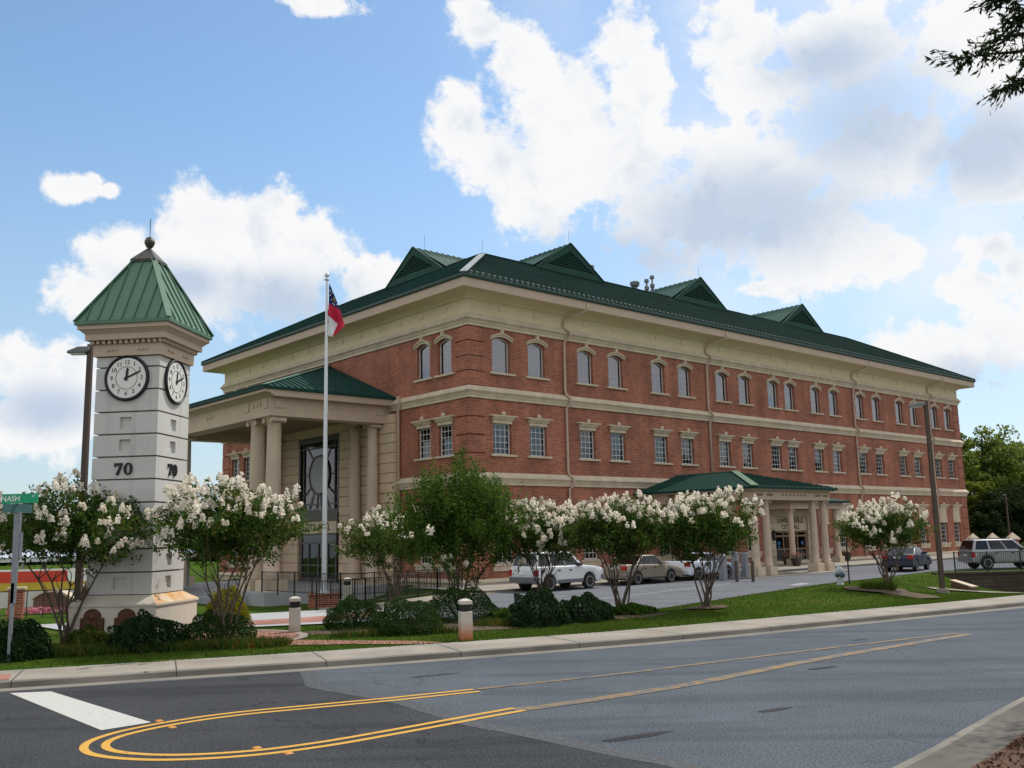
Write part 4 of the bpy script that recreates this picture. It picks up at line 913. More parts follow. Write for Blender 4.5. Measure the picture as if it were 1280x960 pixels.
m.build('shaft', 'precast', TW, recalc=False)
m = MB(); m.box(-H_+.09, H_-.09, -H_+.09, H_-.09, Z(1.36), Z(7.8)); m.build('shaft_joints', 'precast_groove', TW)
m = MB(); m.box(-.985, .985, -.985, .985, Z(7.79), Z(8.12)); m.box(-1.15, 1.15, -1.15, 1.15, Z(8.22), Z(8.38)); m.frus(0, 0, 1.15, 1.27, Z(8.381), Z(8.50)); m.box(-1.3, 1.3, -1.3, 1.3, Z(8.501), Z(8.62)); m.build('entablature', 'tan_column', TW)
m = MB()
for fc in range(4):
    for u in np.arange(-.98, 1.0, .163):
        a = fc*pi/2; ca, sa = cos(a), sin(a)
        for (x, y) in ((u, -1.03),):
            X, Y = x*ca-y*sa, x*sa+y*ca; m.box(X-.045, X+.045, Y-.045, Y+.045, Z(8.121), Z(8.219))
    for u in (-.56, -.44, -.32, .32, .44, .56):
        x, y = u, -.987; a = fc*pi/2; X, Y = x*cos(a)-y*sin(a), x*sin(a)+y*cos(a); m.box(X-.035, X+.035, Y-.035, Y+.035, Z(7.93), Z(7.99))
m.build('dentils', 'tan_column', TW)
m = MB(); m.box(-1.36, 1.36, -1.36, 1.36, Z(8.621), Z(8.72)); m.frus(0, 0, 1.36, .29, Z(8.721), Z(10.72)); tr = m.build('roof', 'tower_green', TW)
ms = MB(); zb, zt = Z(8.721), Z(10.72); hb, ht = 1.36, .29
for fc in range(4):
    a = fc*pi/2; rot_ = lambda x, y: (x*cos(a)-y*sin(a), x*sin(a)+y*cos(a))
    for u in np.linspace(-1.36, 1.36, 9)[1:-1]:
        t = min(1, (hb-abs(u))/(hb-ht)); p = rot_(u, -hb); q = rot_(u, -hb+(hb-ht)*t); seam((*p, zb), (*q, zb+(zt-zb)*t), .025, .04)
    seam((*rot_(-hb, -hb), zb), (*rot_(-ht, -ht), zt), .16, .035)
ms.build('roof_seams', 'tower_green', tr)
m = MB(); m.frus(0, 0, .38, .36, Z(10.64), Z(10.70)); m.frus(0, 0, .38, .05, Z(10.701), Z(11.1)); m.lathe([(.05, 0), (.06, .04), (.1, .08), (.145, .18), (.145, .24), (.1, .34), (.02, .38)], 0, 0, 18, cz=Z(11.08)); m.tube([(0, 0, Z(11.4)), (0, 0, Z(12.0))], .012, 5); m.build('finial', 'bronze', TW)
for fc in range(4):
    rt = Matrix.Rotation(fc*pi/2, 4, 'Z'); P0 = rt @ Vector((0, -H_, Z(7.17)))
    ce = MB(); ce.lathe([(.545, 0), (.545, -.05), (.60, -.09), (.635, -.07), (.635, 0)], 0, 0, 40, 'y'); dial = ce.build('clock', 'black', TW, smooth=False, loc=P0, rot=fc*pi/2)
    m = MB(); m.lathe([(.552, -.012), (.552, -.055)], 0, 0, 40, 'y'); m.build('dial', 'clock_white', dial)
    m = MB(); m.tube([(.31*cos(t), -.058, .31*sin(t)) for t in np.linspace(0, 2*pi, 41)], .007, 5, False)
    for ang, ln, w in ((5.5, .30, .035), (66, .46, .026)):
        a = RAD(ang); dx, dz = sin(a), cos(a); px, pz = cos(a), -sin(a)
        m.add([(px*w-dx*.08, -.066, pz*w-dz*.08), (dx*ln*.8+px*w*1.1, -.066, dz*ln*.8+pz*w*1.1), (dx*ln, -.066, dz*ln), (dx*ln*.8-px*w*1.1, -.066, dz*ln*.8-pz*w*1.1), (-px*w-dx*.08, -.066, -pz*w-dz*.08)], [(0, 1, 2, 3, 4)])
    m.lathe([(.05, -.062), (.05, -.075)], 0, 0, 14, 'y'); m.build('clock_hands', 'black', dial, recalc=False)
    nm_ = None
    for h in range(1, 13):
        a = RAD(h*30); t = text_mesh('numeral', str(h), .16, 'black', dial, Matrix.Translation((.43*sin(a), -.058, .43*cos(a)-.0)) @ Matrix.Rotation(RAD(90), 4, 'X'), .002)
# slab-serif 70 on two faces
def seventy(parent):
    m = MB(); y0, y1 = -.035, .0
    m.prism([(-.26, .16), (-.03, .16), (-.03, .11), (-.13, -.16), (-.215, -.16), (-.105, .095), (-.215, .095), (-.225, .06), (-.26, .06)], 'y', y0, y1)
    n_ = 24; v = []
    for k_ in range(n_):
        t = 2*pi*k_/n_
        for r1, r2 in ((.125, .165), (.05, .135)):
            for y in (y0, y1): v.append((.135+r1*cos(t), y, r2*sin(t)))
    m.add(v, [f for k_ in range(n_) for f in ((k_*4, ((k_+1) % n_)*4, ((k_+1) % n_)*4+2, k_*4+2), (k_*4+1, k_*4+3, ((k_+1) % n_)*4+3, ((k_+1) % n_)*4+1), (k_*4, k_*4+1, ((k_+1) % n_)*4+1, ((k_+1) % n_)*4), (k_*4+2, ((k_+1) % n_)*4+2, ((k_+1) % n_)*4+3, k_*4+3))])
    return m.build('house_number', 'black', parent)
for fc in (0, 1):
    o = seventy(TW); P0 = Matrix.Rotation(fc*pi/2, 4, 'Z') @ Vector((0, -H_-.004, Z(4.70))); o.location = P0; o.rotation_euler = (0, 0, fc*pi/2)
for x in (-.52, .42):
    m = MB(); w, h = .33, .78; pts = [(x-w, .22), (x+w, .22), (x+w, .72), (x+w-.09, .74)]+[(x+(w-.09)*cos(t), .76+.2*sin(t)) for t in np.linspace(0, pi, 12)]+[(x-w+.09, .74), (x-w, .72)]
    m.prism(pts, 'y', -1.245, -1.203); pq = m.build('plaque', 'plaque', TW, bevel=.008)
    m = MB()
    if x < 0: m.lathe([(.001, -.03), (.07, -.02), (.10, 0)], x, -1.245, 14, 'y', .74); m.box(x-.14, x+.14, -1.262, -1.246, .45, .62)
    else:
        for z in (.70, .62, .54, .46, .38): m.box(x-.2, x+.2, -1.256, -1.246, z, z+.035)
    m.build('plaque_relief', 'plaque', pq)

# ------------------------------------------------------------------ flag, pole, brick stand, railings
fx, fy = -9.73, 49.2; fz = gz(fx, fy)
FP = empty('flag_pole', (fx, fy, .04), 0, 'tall white tapering flag pole standing on a low brick block', 'flag pole')
m = MB(); m.lathe([(.17, 0), (.17, .03), (.14, .1), (.135, .6), (.12, 6), (.085, 12), (.055, 16.25), (.05, 16.3)], 0, 0, 16); m.build('pole', 'pole_white', FP, smooth=True)
m = MB(); m.lathe([(.05, 0), (.14, .02), (.14, .06), (.03, .09), (.03, .16), (.1, .2), (.13, .29), (.1, .39), (.02, .43)], 0, 0, 16, cz=16.29); m.build('finial', 'pole_white', FP, smooth=True)
m = MB(); m.lathe([(.3, 0), (.28, .08), (.18, .12), (.16, .2)], 0, 0, 18); m.build('collar', 'pole_white', FP)
FL = empty('flag', (fx, fy, 16.2), 0, 'state flag of blue, red and white hanging limp from the pole', 'flag')
def cloth(name, polys, mat, yo=0):
    bm = bmesh.new()
    for poly in polys:
        bm.faces.new([bm.verts.new(((X-262)/232+.05, 0, -(Y-175)/232)) for X, Y in poly])
    bmesh.ops.triangulate(bm, faces=bm.faces); bmesh.ops.subdivide_edges(bm, edges=bm.edges, cuts=6, use_grid_fill=True)
    for v in bm.verts: v.co.y = yo+.09*sin(v.co.x*13+v.co.z*2.2)*min(1, v.co.x*4)+.04*sin(v.co.z*5)
    me = bpy.data.meshes.new(name); bm.to_mesh(me); bm.free(); me.materials.append(MATS[mat]); me.polygons.foreach_set('use_smooth', [True]*len(me.polygons))
    o = bpy.data.objects.new(name, me); C.objects.link(o); o.parent = FL
    return o
cloth('canton', [[(278, 175), (345, 330), (420, 525), (275, 432)]], 'flag_blue')
cloth('red_stripe', [[(275, 432), (420, 525), (440, 610), (380, 688), (272, 590)], [(440, 610), (472, 710), (455, 745), (330, 862), (380, 688)], [(262, 745), (215, 845), (240, 862), (262, 830)]], 'flag_red')
cloth('white_stripe', [[(272, 590), (380, 688), (330, 862), (268, 838)]], 'flag_white')
def star(cx, cy, r): return [(cx+(r if i % 2 == 0 else r*.42)*sin(pi*i/5), cy-(r if i % 2 == 0 else r*.42)*cos(pi*i/5)) for i in range(10)]
def flat(name, polys, mat, yo):
    m = MB()
    for p in polys:
        vs = [((X-262)/232+.05, 0, -(Y-175)/232) for X, Y in p]; cx_ = sum(a[0] for a in vs)/len(vs); cz_ = sum(a[2] for a in vs)/len(vs); yy = yo+.09*sin(cx_*13+cz_*2.2)*min(1, cx_*4)+.04*sin(cz_*5)
        m.add([(a, yy, c) for a, b, c in vs], [tuple(range(len(vs)))])
    m.build(name, mat, FL)
flat('stars', [star(x, y, 15) for x, y in ((290, 275), (290, 330), (303, 385), (325, 432), (345, 455), (384, 455), (318, 300))], 'flag_white', -.02)
flat('emblem', [[(335, 345), (355, 380), (372, 440), (352, 430), (330, 385)]], 'flag_gold', -.022)
m = MB(); m.box(-.75, .75, -.6, .6, -.75, .0); m.box(-.8, .8, -.65, .65, .001, .07)
tag(m.build('brick_stand', 'brick', loc=(fx, fy, -.03), rot=.25, uv=True), 'low red brick block around the foot of the flag pole', 'brick base')
def railing(name, pts, h, label, gap=.125, cat='railing', zoff=0):
    r = empty(name, (pts[0][0], pts[0][1], 0), 0, label, cat); ox, oy = pts[0][0], pts[0][1]
    mr = MB()
    tot = 0
    for (x0, y0, z0), (x1, y1, z1) in zip(pts, pts[1:]):
        Ln = math.hypot(x1-x0, y1-y0); n_ = max(1, int(Ln/gap))
        for i in range(n_+1):
            t = i/n_; x, y, z = x0+(x1-x0)*t-ox, y0+(y1-y0)*t-oy, z0+(z1-z0)*t
            if i % 14 == 0 or i == n_: mp = MB(); mp.box(x-.03, x+.03, y-.03, y+.03, z-.1, z+h+.04); mp.build('post', 'iron', r)
            else: mr.tube([(x, y, z+.1), (x, y, z+h)], .011, 4)
        for zz in (.1, h): mr.tube([(x0-ox, y0-oy, z0+zz), (x1-ox, y1-oy, z1+zz)], .02, 5)
    mr.build('bars', 'iron', r)
    return r
pA, pB = W2(-8.3, 7.3), W2(-8.3, 2.0); pC = W2(-2.0, 1.4)
railing('railing', [(*pA, .06), (*W2(-8.35, -.6), .06), (*W2(-3.0, -1.2), .06)], 1.05, 'black iron railing along the terrace edge behind the flag pole')
zr = [(-7.6, 37.0), (-6.0, 38.6), (-5.0, 40.9), (-3.6, 44.2), (-2.6, 46.6)]
railing('railing', [(x, y, max(gz(x, y), .1)+.05) for x, y in zr], 1.0, 'black iron railing climbing beside the pale ramp behind the shrubs')
m = MB(); v_ = []
for x, y in zr:
    z = max(gz(x, y), .1); v_ += [(x+.12, y-.1, -.6), (x+.12, y-.1, z+.05), (x+1.9, y-1.3, z+.05), (x+1.9, y-1.3, -.6)]
k_ = len(zr); m.add(v_, [(i*4+j, i*4+j+1, (i+1)*4+j+1, (i+1)*4+j) for i in range(k_-1) for j in range(3)]+[(0, 1, 2, 3), (k_*4-1, k_*4-2, k_*4-3, k_*4-4)])
struct(m.build('ramp', 'concrete'))

# ------------------------------------------------------------------ bollards, hydrant, lamps, street sign
def bollard(x, y, label, mat):
    r = empty('bollard_light', (x, y, lawn_at(x, y)-.01), .3, label, 'bollard light', 'concrete bollard lights beside the paths')
    m = MB(); m.frus(0, 0, .155, .152, -.05, .72); m.build('post', mat, r, bevel=.02)
    m = MB(); m.lathe([(.145, 0), (.148, .02), (.148, .15), (.145, .17)], 0, 0, 16, cz=.721); m.build('light_band', 'black', r)
    m = MB(); m.frus(0, 0, .155, .155, .892, .98); m.frus(0, 0, .155, .05, .981, 1.03); m.build('cap', 'bollard_clean', r, bevel=.012)
bollard(-1.31, 24.72, 'concrete bollard light with a rust orange foot, nearest the road', 'bollard')
bollard(-6.3, 27.7, 'concrete bollard light beside the curved brick path', 'bollard_clean')
bollard(-7.02, 40.4, 'pale bollard light farthest from the road, near the flag pole', 'bollard_clean')
for x, y, lab in ((11.25, 49.6, 'slim dark steel post left of the car porch columns'), (12.0, 49.3, 'slim dark steel post just in front of the car porch columns')):
    m = MB(); m.lathe([(.085, -.1), (.085, 1.02), (.06, 1.08), (.01, 1.1)], 0, 0, 12); tag(m.build('steel_post', 'pole_bronze', loc=(x, y, .13)), lab, 'bollard', 'steel posts at the car porch')
for i, (x, y, h) in enumerate(((10.95, 51.4, 1.25), (11.9, 52.6, 1.35), (12.6, 53.4, 1.3))):
    m = MB(); m.frus(0, 0, .17, .15, -.1, h); m.frus(0, 0, .18, .1, h+.001, h+.1); tag(m.build('stone_post', 'galv', loc=(x, y, .13), rot=BR, bevel=.02), ['grey square post farthest left beside the car porch', 'tallest grey square post beside the car porch', 'grey square post closest to the car porch pedestal'][i], 'post', 'grey posts beside the car porch')
hx, hy_ = 14.0, 42.1
HY = empty('fire_hydrant', (hx, hy_, lawn_at(hx, hy_)), .4, 'pale grey fire hydrant with dark blue outlets on the lawn crest', 'fire hydrant')
m = MB(); m.lathe([(.17, -.05), (.17, .04), (.12, .06), (.115, .52), (.15, .54), (.15, .58)], 0, 0, 16); m.build('barrel', 'hydrant', HY)
m = MB(); m.lathe([(.155, .58), (.15, .66), (.11, .75), (.05, .8), (.045, .86), (.03, .87)], 0, 0, 16); m.build('bonnet', 'hydrant', HY)
for ax, s_ in (('x', -1), ('x', 1), ('y', -1)):
    m = MB(); m.lathe([(.075, 0), (.085, .16*s_), (.085, .2*s_), (.03, .22*s_)] if ax == 'x' else [(.10, 0), (.11, -.17), (.11, -.22), (.04, -.24)], 0, 0, 12, ax, .42); m.build('outlet', 'hydrant_dark', HY)
m = MB(); m.lathe([(.035, 0), (.03, 1.9)], .55, .45, 8); tag(m.build('marker_stake', 'iron', loc=(hx, hy_, lawn_at(hx, hy_))), 'thin dark stake standing just behind the fire hydrant', 'stake')
def lamp(x, y, z, H, label, arm, w, hs=1.0):
    r = empty('street_lamp', (x, y, z), 0, label, 'street lamp', 'square pole lamps around the building')
    m = MB(); m.frus(0, 0, w*.55, w*.42, .0, H); m.build('pole', 'pole_bronze', r)
    m = MB(); m.lathe([(w*1.6, -.4), (w*1.6, .12), (w*1.5, .2)], 0, 0, 16); m.build('footing', 'concrete', r)
    m = MB(); m.box(-arm-.0, -w*.3, -.05, .05, H-.22, H-.10); m.build('arm', 'pole_bronze', r)
    m = MB(); m.prism([(-arm+.05*hs, H-.08), (-arm-.3*hs, H-.08), (-arm-.62*hs, H-.08-.12*hs), (-arm-.66*hs, H-.08-.2*hs), (-arm-.1*hs, H-.08-.2*hs), (-arm+.05*hs, H-.08-.14*hs)], 'y', -.17*hs, .17*hs); hd = m.build('lamp_head', 'lamp_grey', r, bevel=.03)
    m = MB(); m.box(-arm-.58*hs, -arm-.1*hs, -.13*hs, .13*hs, H-.08-.23*hs, H-.081-.2*hs); m.build('lens', 'lamp_clear', hd)
lamp(-13.06, 29.0, .1, 8.75, 'dark bronze street lamp standing just behind the white clock tower', .02, .17)
lamp(19.22, 44.0, lawn_at(19.22, 44.0), 8.75, 'tall dark street lamp on the lawn by the retaining wall', .12, .175)
lamp(40.9, 80, .1, 5.2, 'thin far lamp pole in front of the right hand trees', .02, .11, .35)
SG = empty('street_name_sign', (-11.5, 22.2, .13), 0, 'green street name blade on a grey metal post at the left edge', 'street sign')
m = MB(); m.box(-.035, .035, -.03, .03, -.1, 1.75); m.build('lower_post', 'galv', SG)
m = MB(); m.frus(.015, 0, .055, .078, 1.3, 3.2, .03, .03); m.box(.09, .15, -.02, .02, 2.3, 2.9); m.build('upper_post', 'galv', SG)
m = MB(); m.box(-.39, .47, -.012, .012, 3.56, 3.78); bl = m.build('name_blade', 'sign_green', SG, rot=RAD(-4))
text_mesh('lettering', 'NASH', .185, 'sign_white', bl, Matrix.Translation((-.18, -.014, 3.665)) @ Matrix.Rotation(RAD(90), 4, 'X'), .001, xs=.95)
text_mesh('lettering', 'ST', .075, 'sign_white', bl, Matrix.Translation((.37, -.014, 3.72)) @ Matrix.Rotation(RAD(90), 4, 'X'), .001)
m = MB(); m.box(-.012, .012, -.4, .4, 3.34, 3.54); m.build('cross_blade', 'sign_teal', SG, rot=RAD(-20))
m = MB(); m.box(-.06, .08, -.04, .04, 3.16, 3.36); m.build('bracket', 'galv', SG)

# ------------------------------------------------------------------ retaining wall, fence, posts at the right
RW = MB(); RW.box(0, 22, 0, .45, -1.6, .1); RW.box(-.03, 22, -.04, .5, .101, .2)
tag(RW.build('retaining_wall', 'block_brown', loc=(22.9, 53.05, 0), rot=RAD(2), uv=True), 'dark brown block retaining wall holding up the right hand car park', 'retaining wall')
railing('railing', [(24.1, 53.35, .2), (32, 53.62, .2), (44, 54.05, .2)], 1.05, 'black iron railing on the dark block wall before the silver car', .13)
def slab4(m, x0, y0, x1, y1, w, za0, za1, zb0, zb1):
    m.add([(x0, y0, za0), (x0, y0, zb0), (x1, y1, zb1), (x1, y1, za1), (x0+w, y0, za0), (x0+w, y0, zb0), (x1+w, y1, zb1), (x1+w, y1, za1)], [(0, 1, 2, 3), (4, 7, 6, 5), (1, 5, 6, 2), (3, 2, 6, 7), (0, 4, 5, 1), (0, 3, 7, 4)])
WW = MB(); slab4(WW, 0, 0, -.35, -3.0, .25, -.9, -.9, .0, -.17)
ob = tag(WW.build('wing_wall', 'brick_brown', loc=(21.84, 49.0, 0), uv=True), 'low sloping brown brick wing wall beside the lamp footing', 'wall')
CP = MB(); slab4(CP, -.03, .03, -.38, -3.04, .31, .001, -.169, .045, -.125)
CP.build('coping', 'limestone', ob)
struct(sheet('spillway', [(18.1, 46.3), (19.4, 45.2), (22.2, 45.9), (24.6, 47.0), (24.4, 47.5), (21.8, 46.6), (19.3, 46.4)], lambda x, y: lawn_at(x, y)+.06, 'concrete'))
for x in (36.9, 38.5, 40.1, 42):
    pq = empty('gate_post', (x, 78, .1), 0, 'brick gate post with pale pyramid cap beyond the silver car', 'post', 'row of pyramid capped posts at the far right')
    m = MB(); m.box(-.32, .32, -.32, .32, 0, 1.42); m.build('shaft', 'brick', pq, uv=True)
    m = MB(); m.frus(0, 0, .42, .42, 1.421, 1.5); m.frus(0, 0, .42, .02, 1.501, 2.0); m.build('cap', 'limestone', pq)

# ------------------------------------------------------------------ cars
def car(label, loc, rz, paint, kind, L_=4.6, W_=1.8, H=1.45, wb=2.7, r=.32, lower=None, group='parked cars'):
    root = empty('parked_car', loc, rz, label, 'car', group)
    suv = kind == 'suv'; zb = .27 if not suv else .36; belt = .98 if not suv else 1.12
    f0, f1 = wb/2+(.1 if suv else .05), -wb/2; hx = L_/2; shift = (hx-wb/2)-(.92 if suv else .9)   # front overhang
    fa, ra = wb/2-.03, -wb/2-.03
    def arch(cx): return [(cx+(r+.07)*cos(t), r+(r+.07)*sin(t)) for t in np.linspace(0, pi, 11)] if True else []
    prof = [(-hx+.06, zb+.06), (-hx+.25, zb)]
    a = arch(ra)[::-1]; a = [(x, max(z, zb)) for x, z in a]; prof += a
    a = arch(fa)[::-1]; a = [(x, max(z, zb)) for x, z in a]; prof += a
    if suv: top = [(hx-.22, zb), (hx-.02, zb+.1), (hx, .72), (hx-.08, .98), (hx-.5, 1.06), (hx-1.25, belt+.01), (-hx+.02, belt+.02), (-hx, .75)]
    else: top = [(hx-.25, zb), (hx-.02, zb+.1), (hx, .55), (hx-.12, .72), (hx-.6, .83), (hx-1.3, belt-.02), (-hx+.75, belt+.04), (-hx+.1, belt+.04), (-hx, .85), (-hx+.01, .5)]
    prof += top
    m = MB(); m.prism(prof, 'y', -W_/2, W_/2)
    body = m.build('body', paint, root, bevel=.045); body.data.polygons.foreach_set('use_smooth', [True]*len(body.data.polygons))
    m = MB(); m.box(-hx+.3, hx-.3, -W_/2+.12, W_/2-.12, zb-.02, r*2+.1); m.build('underbody', 'car_trim', root)
    # cabin
    if suv: base = (-hx+.03, hx-1.30); roofx = (-hx+.28, hx-2.05)
    else: base = (-hx+.82, hx-1.22); roofx = (-hx+1.62, hx-2.15)
    wbse, wtop = W_/2-.04, W_/2-.20; zc0, zc1 = belt-.02, H
    v = [(base[0], -wbse, zc0), (base[1], -wbse, zc0), (base[1], wbse, zc0), (base[0], wbse, zc0), (roofx[0], -wtop, zc1), (roofx[1], -wtop, zc1), (roofx[1], wtop, zc1), (roofx[0], wtop, zc1)]
    m = MB(); m.add(v, [(3, 2, 1, 0), (4, 5, 6, 7), (0, 1, 5, 4), (1, 2, 6, 5), (2, 3, 7, 6), (3, 0, 4, 7)]); cb = m.build('cabin', paint, root, bevel=.05); cb.data.polygons.foreach_set('use_smooth', [True]*len(cb.data.polygons))
    def quad(i0, i1, i2, i3, s0, s1, t0, t1, off):
        p = [Vector(v[i]) for i in (i0, i1, i2, i3)]; nrm = (p[1]-p[0]).cross(p[3]-p[0]).normalized()
        f_ = lambda s, t: (p[0].lerp(p[1], s)).lerp(p[3].lerp(p[2], s), t)+nrm*off
        q = [f_(s0, t0), f_(s1, t0), f_(s1, t1), f_(s0, t1)]
        m = MB(); m.add(q+[x-nrm*.02 for x in q], [(0, 1, 2, 3), (0, 4, 5, 1), (1, 5, 6, 2), (2, 6, 7, 3), (3, 7, 4, 0)]); return m
    spans = ((.05, .30), (.335, .62), (.65, .93)) if suv else ((.07, .14), (.16, .50), (.53, .92))
    for s0, s1 in spans:
        quad(0, 1, 5, 4, s0, s1, .10, .88, .014).build('side_window', 'car_glass', root); quad(2, 3, 7, 6, 1-s1, 1-s0, .10, .88, .014).build('side_window', 'car_glass', root)
    quad(1, 2, 6, 5, .06, .94, .08, .93, .014).build('windscreen', 'car_glass', root); quad(3, 0, 4, 7, .06, .94, .12 if suv else .08, .9, .014).build('rear_window', 'car_glass', root)
    # doors with handles, sills, bumpers
    for s_ in (-1, 1):
        y0 = s_*(W_/2+.004)
        for x0, x1 in (((fa-.5)-.95, fa-.48), ((fa-.5)-1.9 if not suv else (fa-.5)-1.92, (fa-.5)-.97)):
            x0 = max(x0, ra+.42)
            m = MB(); m.box(x0, x1, min(y0, y0-s_*.02), max(y0, y0-s_*.02), zb+.12, belt-.05); d = m.build('door', paint, root, bevel=.006)
            m = MB(); m.box(x0+.06, x0+.24, min(y0, y0+s_*.03), max(y0, y0+s_*.03), belt-.2, belt-.15); m.build('handle', 'car_trim', d)
        m = MB(); m.box(fa-.85, fa-.65, min(s_*(W_/2-.08), s_*(W_/2+.16)), max(s_*(W_/2-.08), s_*(W_/2+.16)), belt-.02, belt+.13); m.build('mirror', paint if not suv else 'car_trim', root, bevel=.03)
        m = MB(); tz = (.72, 1.02) if suv else (.74, .96); m.box(-hx-.012, -hx+.17, min(s_*(W_/2-.30 if not suv else W_/2-.16), s_*(W_/2+.01)), max(s_*(W_/2-.30 if not suv else W_/2-.16), s_*(W_/2+.01)), *tz); m.build('tail_lamp', 'tail_red', root, bevel=.02)
        m = MB(); m.box(hx-.2, hx+.004, min(s_*(W_/2-.45), s_*(W_/2+.006)), max(s_*(W_/2-.45), s_*(W_/2+.006)), .62, .78) if not suv else m.box(hx-.16, hx+.012, min(s_*(W_/2-.4), s_*(W_/2+.006)), max(s_*(W_/2-.4), s_*(W_/2+.006)), .74, .93); m.build('headlamp', 'lamp_clear', root, bevel=.02)
        if lower: m = MB(); m.box(ra+r+.1, fa-r-.1, min(s_*W_/2, s_*(W_/2+.012)), max(s_*W_/2, s_*(W_/2+.012)), zb, zb+.16); m.build('side_trim', lower, root)
    for e in (-1, 1):
        m = MB(); m.box(min(e*(hx-.22), e*(hx+.05)), max(e*(hx-.22), e*(hx+.05)), -W_/2-.008, W_/2+.008, zb+.06, zb+.32); m.build('bumper', lower or paint, root, bevel=.04)
    m = MB(); m.box(-hx-.025, -hx-.005, -.17, .17, .78, .9); m.build('number_plate', 'sign_white', root)
    for x in (fa, ra):
        for s_ in (-1, 1):
            yc = s_*(W_/2-.11); m = MB(); w = .11
            m.lathe([(r*.62, -w), (r*.95, -w), (r, -w*.7), (r, w*.7), (r*.95, w), (r*.62, w)], x, yc, 22, 'y', r); t = m.build('wheel', 'tyre', root, smooth=False)
            m = MB(); m.lathe([(r*.62, w*.9*s_), (r*.58, w*.55*s_), (r*.1, w*.5*s_)], x, yc, 22, 'y', r); m.build('wheel_well', 'car_trim', t)
            m = MB(); m.lathe([(r*.66, w*.8*s_), (r*.66, w*1.02*s_), (r*.58, w*1.02*s_), (r*.56, w*.7*s_)], x, yc, 22, 'y', r); m.lathe([(r*.16, w*.5*s_), (r*.14, w*.98*s_)], x, yc, 10, 'y', r)
            for k_ in range(5):
                a = 2*pi*k_/5+.3; dx, dz = cos(a), sin(a); px, pz = -dz, dx; ya, yb_ = yc+s_*w*.6, yc+s_*w*.94
                m.add([(x+dx*r*.1+px*.045, yb_, r+dz*r*.1+pz*.045), (x+dx*r*.6+px*.035, yb_, r+dz*r*.6+pz*.035), (x+dx*r*.6-px*.035, yb_, r+dz*r*.6-pz*.035), (x+dx*r*.1-px*.045, yb_, r+dz*r*.1-pz*.045), (x+dx*r*.1+px*.045, ya, r+dz*r*.1+pz*.045), (x+dx*r*.6+px*.035, ya, r+dz*r*.6+pz*.035), (x+dx*r*.6-px*.035, ya, r+dz*r*.6-pz*.035), (x+dx*r*.1-px*.045, ya, r+dz*r*.1-pz*.045)], [(0, 1, 2, 3), (0, 4, 5, 1), (2, 6, 7, 3)])
            m.build('rim', 'rim', t)
    if suv:
        m = MB()
        for s_ in (-1, 1): m.tube([(roofx[0]+.3, s_*(wtop-.08), H+.05), (roofx[1]-.2, s_*(wtop-.08), H+.05)], .018, 5); [m.box(x-.03, x+.03, s_*(wtop-.08)-.015, s_*(wtop-.08)+.015, H-.01, H+.05) for x in (roofx[0]+.32, roofx[1]-.22)]
        m.build('roof_rail', 'car_trim', root)
    return root
GZ = .128
car('white four door off-roader with grey bumpers parked in front of the brick wall', (*W2(-.2, -6.72), GZ), BR, 'car_white', 'suv', 4.45, 1.82, 1.80, 2.62, .37, 'bumper_grey')
car('tan saloon parked between the white off-roader and the white saloon', (*W2(5.95, -6.68), GZ), BR, 'car_tan', 'sedan', 4.6, 1.80, 1.46, 2.62, .32)
car('white saloon with red tail lamps parked beside the car porch', (*W2(10.9, -6.7), GZ), BR, 'car_white2', 'sedan', 4.45, 1.76, 1.44, 2.62, .32)
car('dark navy saloon seen from behind on the drive', (23.55, 58.4, GZ), RAD(54), 'car_navy', 'sedan', 4.5, 1.75, 1.40, 2.65, .33)
car('silver off-roader behind the railing on the retaining wall', (29.35, 58.4, GZ), RAD(3), 'car_silver', 'suv', 4.7, 1.75, 1.74, 2.85, .37)

# ------------------------------------------------------------------ plants
def stems(m, base, tops, r0, seg=5, wob=.08):
    for tp in tops:
        b = Vector(base)+Vector((random.uniform(-.12, .12), random.uniform(-.12, .12), 0)); t = Vector(tp); pts = []
        for i in range(seg+1):
            k_ = i/seg; p = b.lerp(t, k_); out = .18*sin(k_*pi); hv = Vector((t.x-b.x, t.y-b.y, 0))
            pts.append(p-hv*out*.6+Vector((random.uniform(-wob, wob), random.uniform(-wob, wob), 0))*(0 < i))
        m.tube(pts, [r0*(1-.7*i/seg) for i in range(seg+1)], 6, False)
        # a fork
        for _ in range(3):
            i = random.randint(2, seg-1); q = pts[i]; d = Vector((random.uniform(-1, 1), random.uniform(-1, 1), random.uniform(.6, 1.4))).normalized()*random.uniform(.5, .95); mid_ = q+d*.5+Vector((random.uniform(-wob, wob), random.uniform(-wob, wob), 0))
            m.tube([q, mid_, q+d], [r0*.45, r0*.32, r0*.12], 5, False)
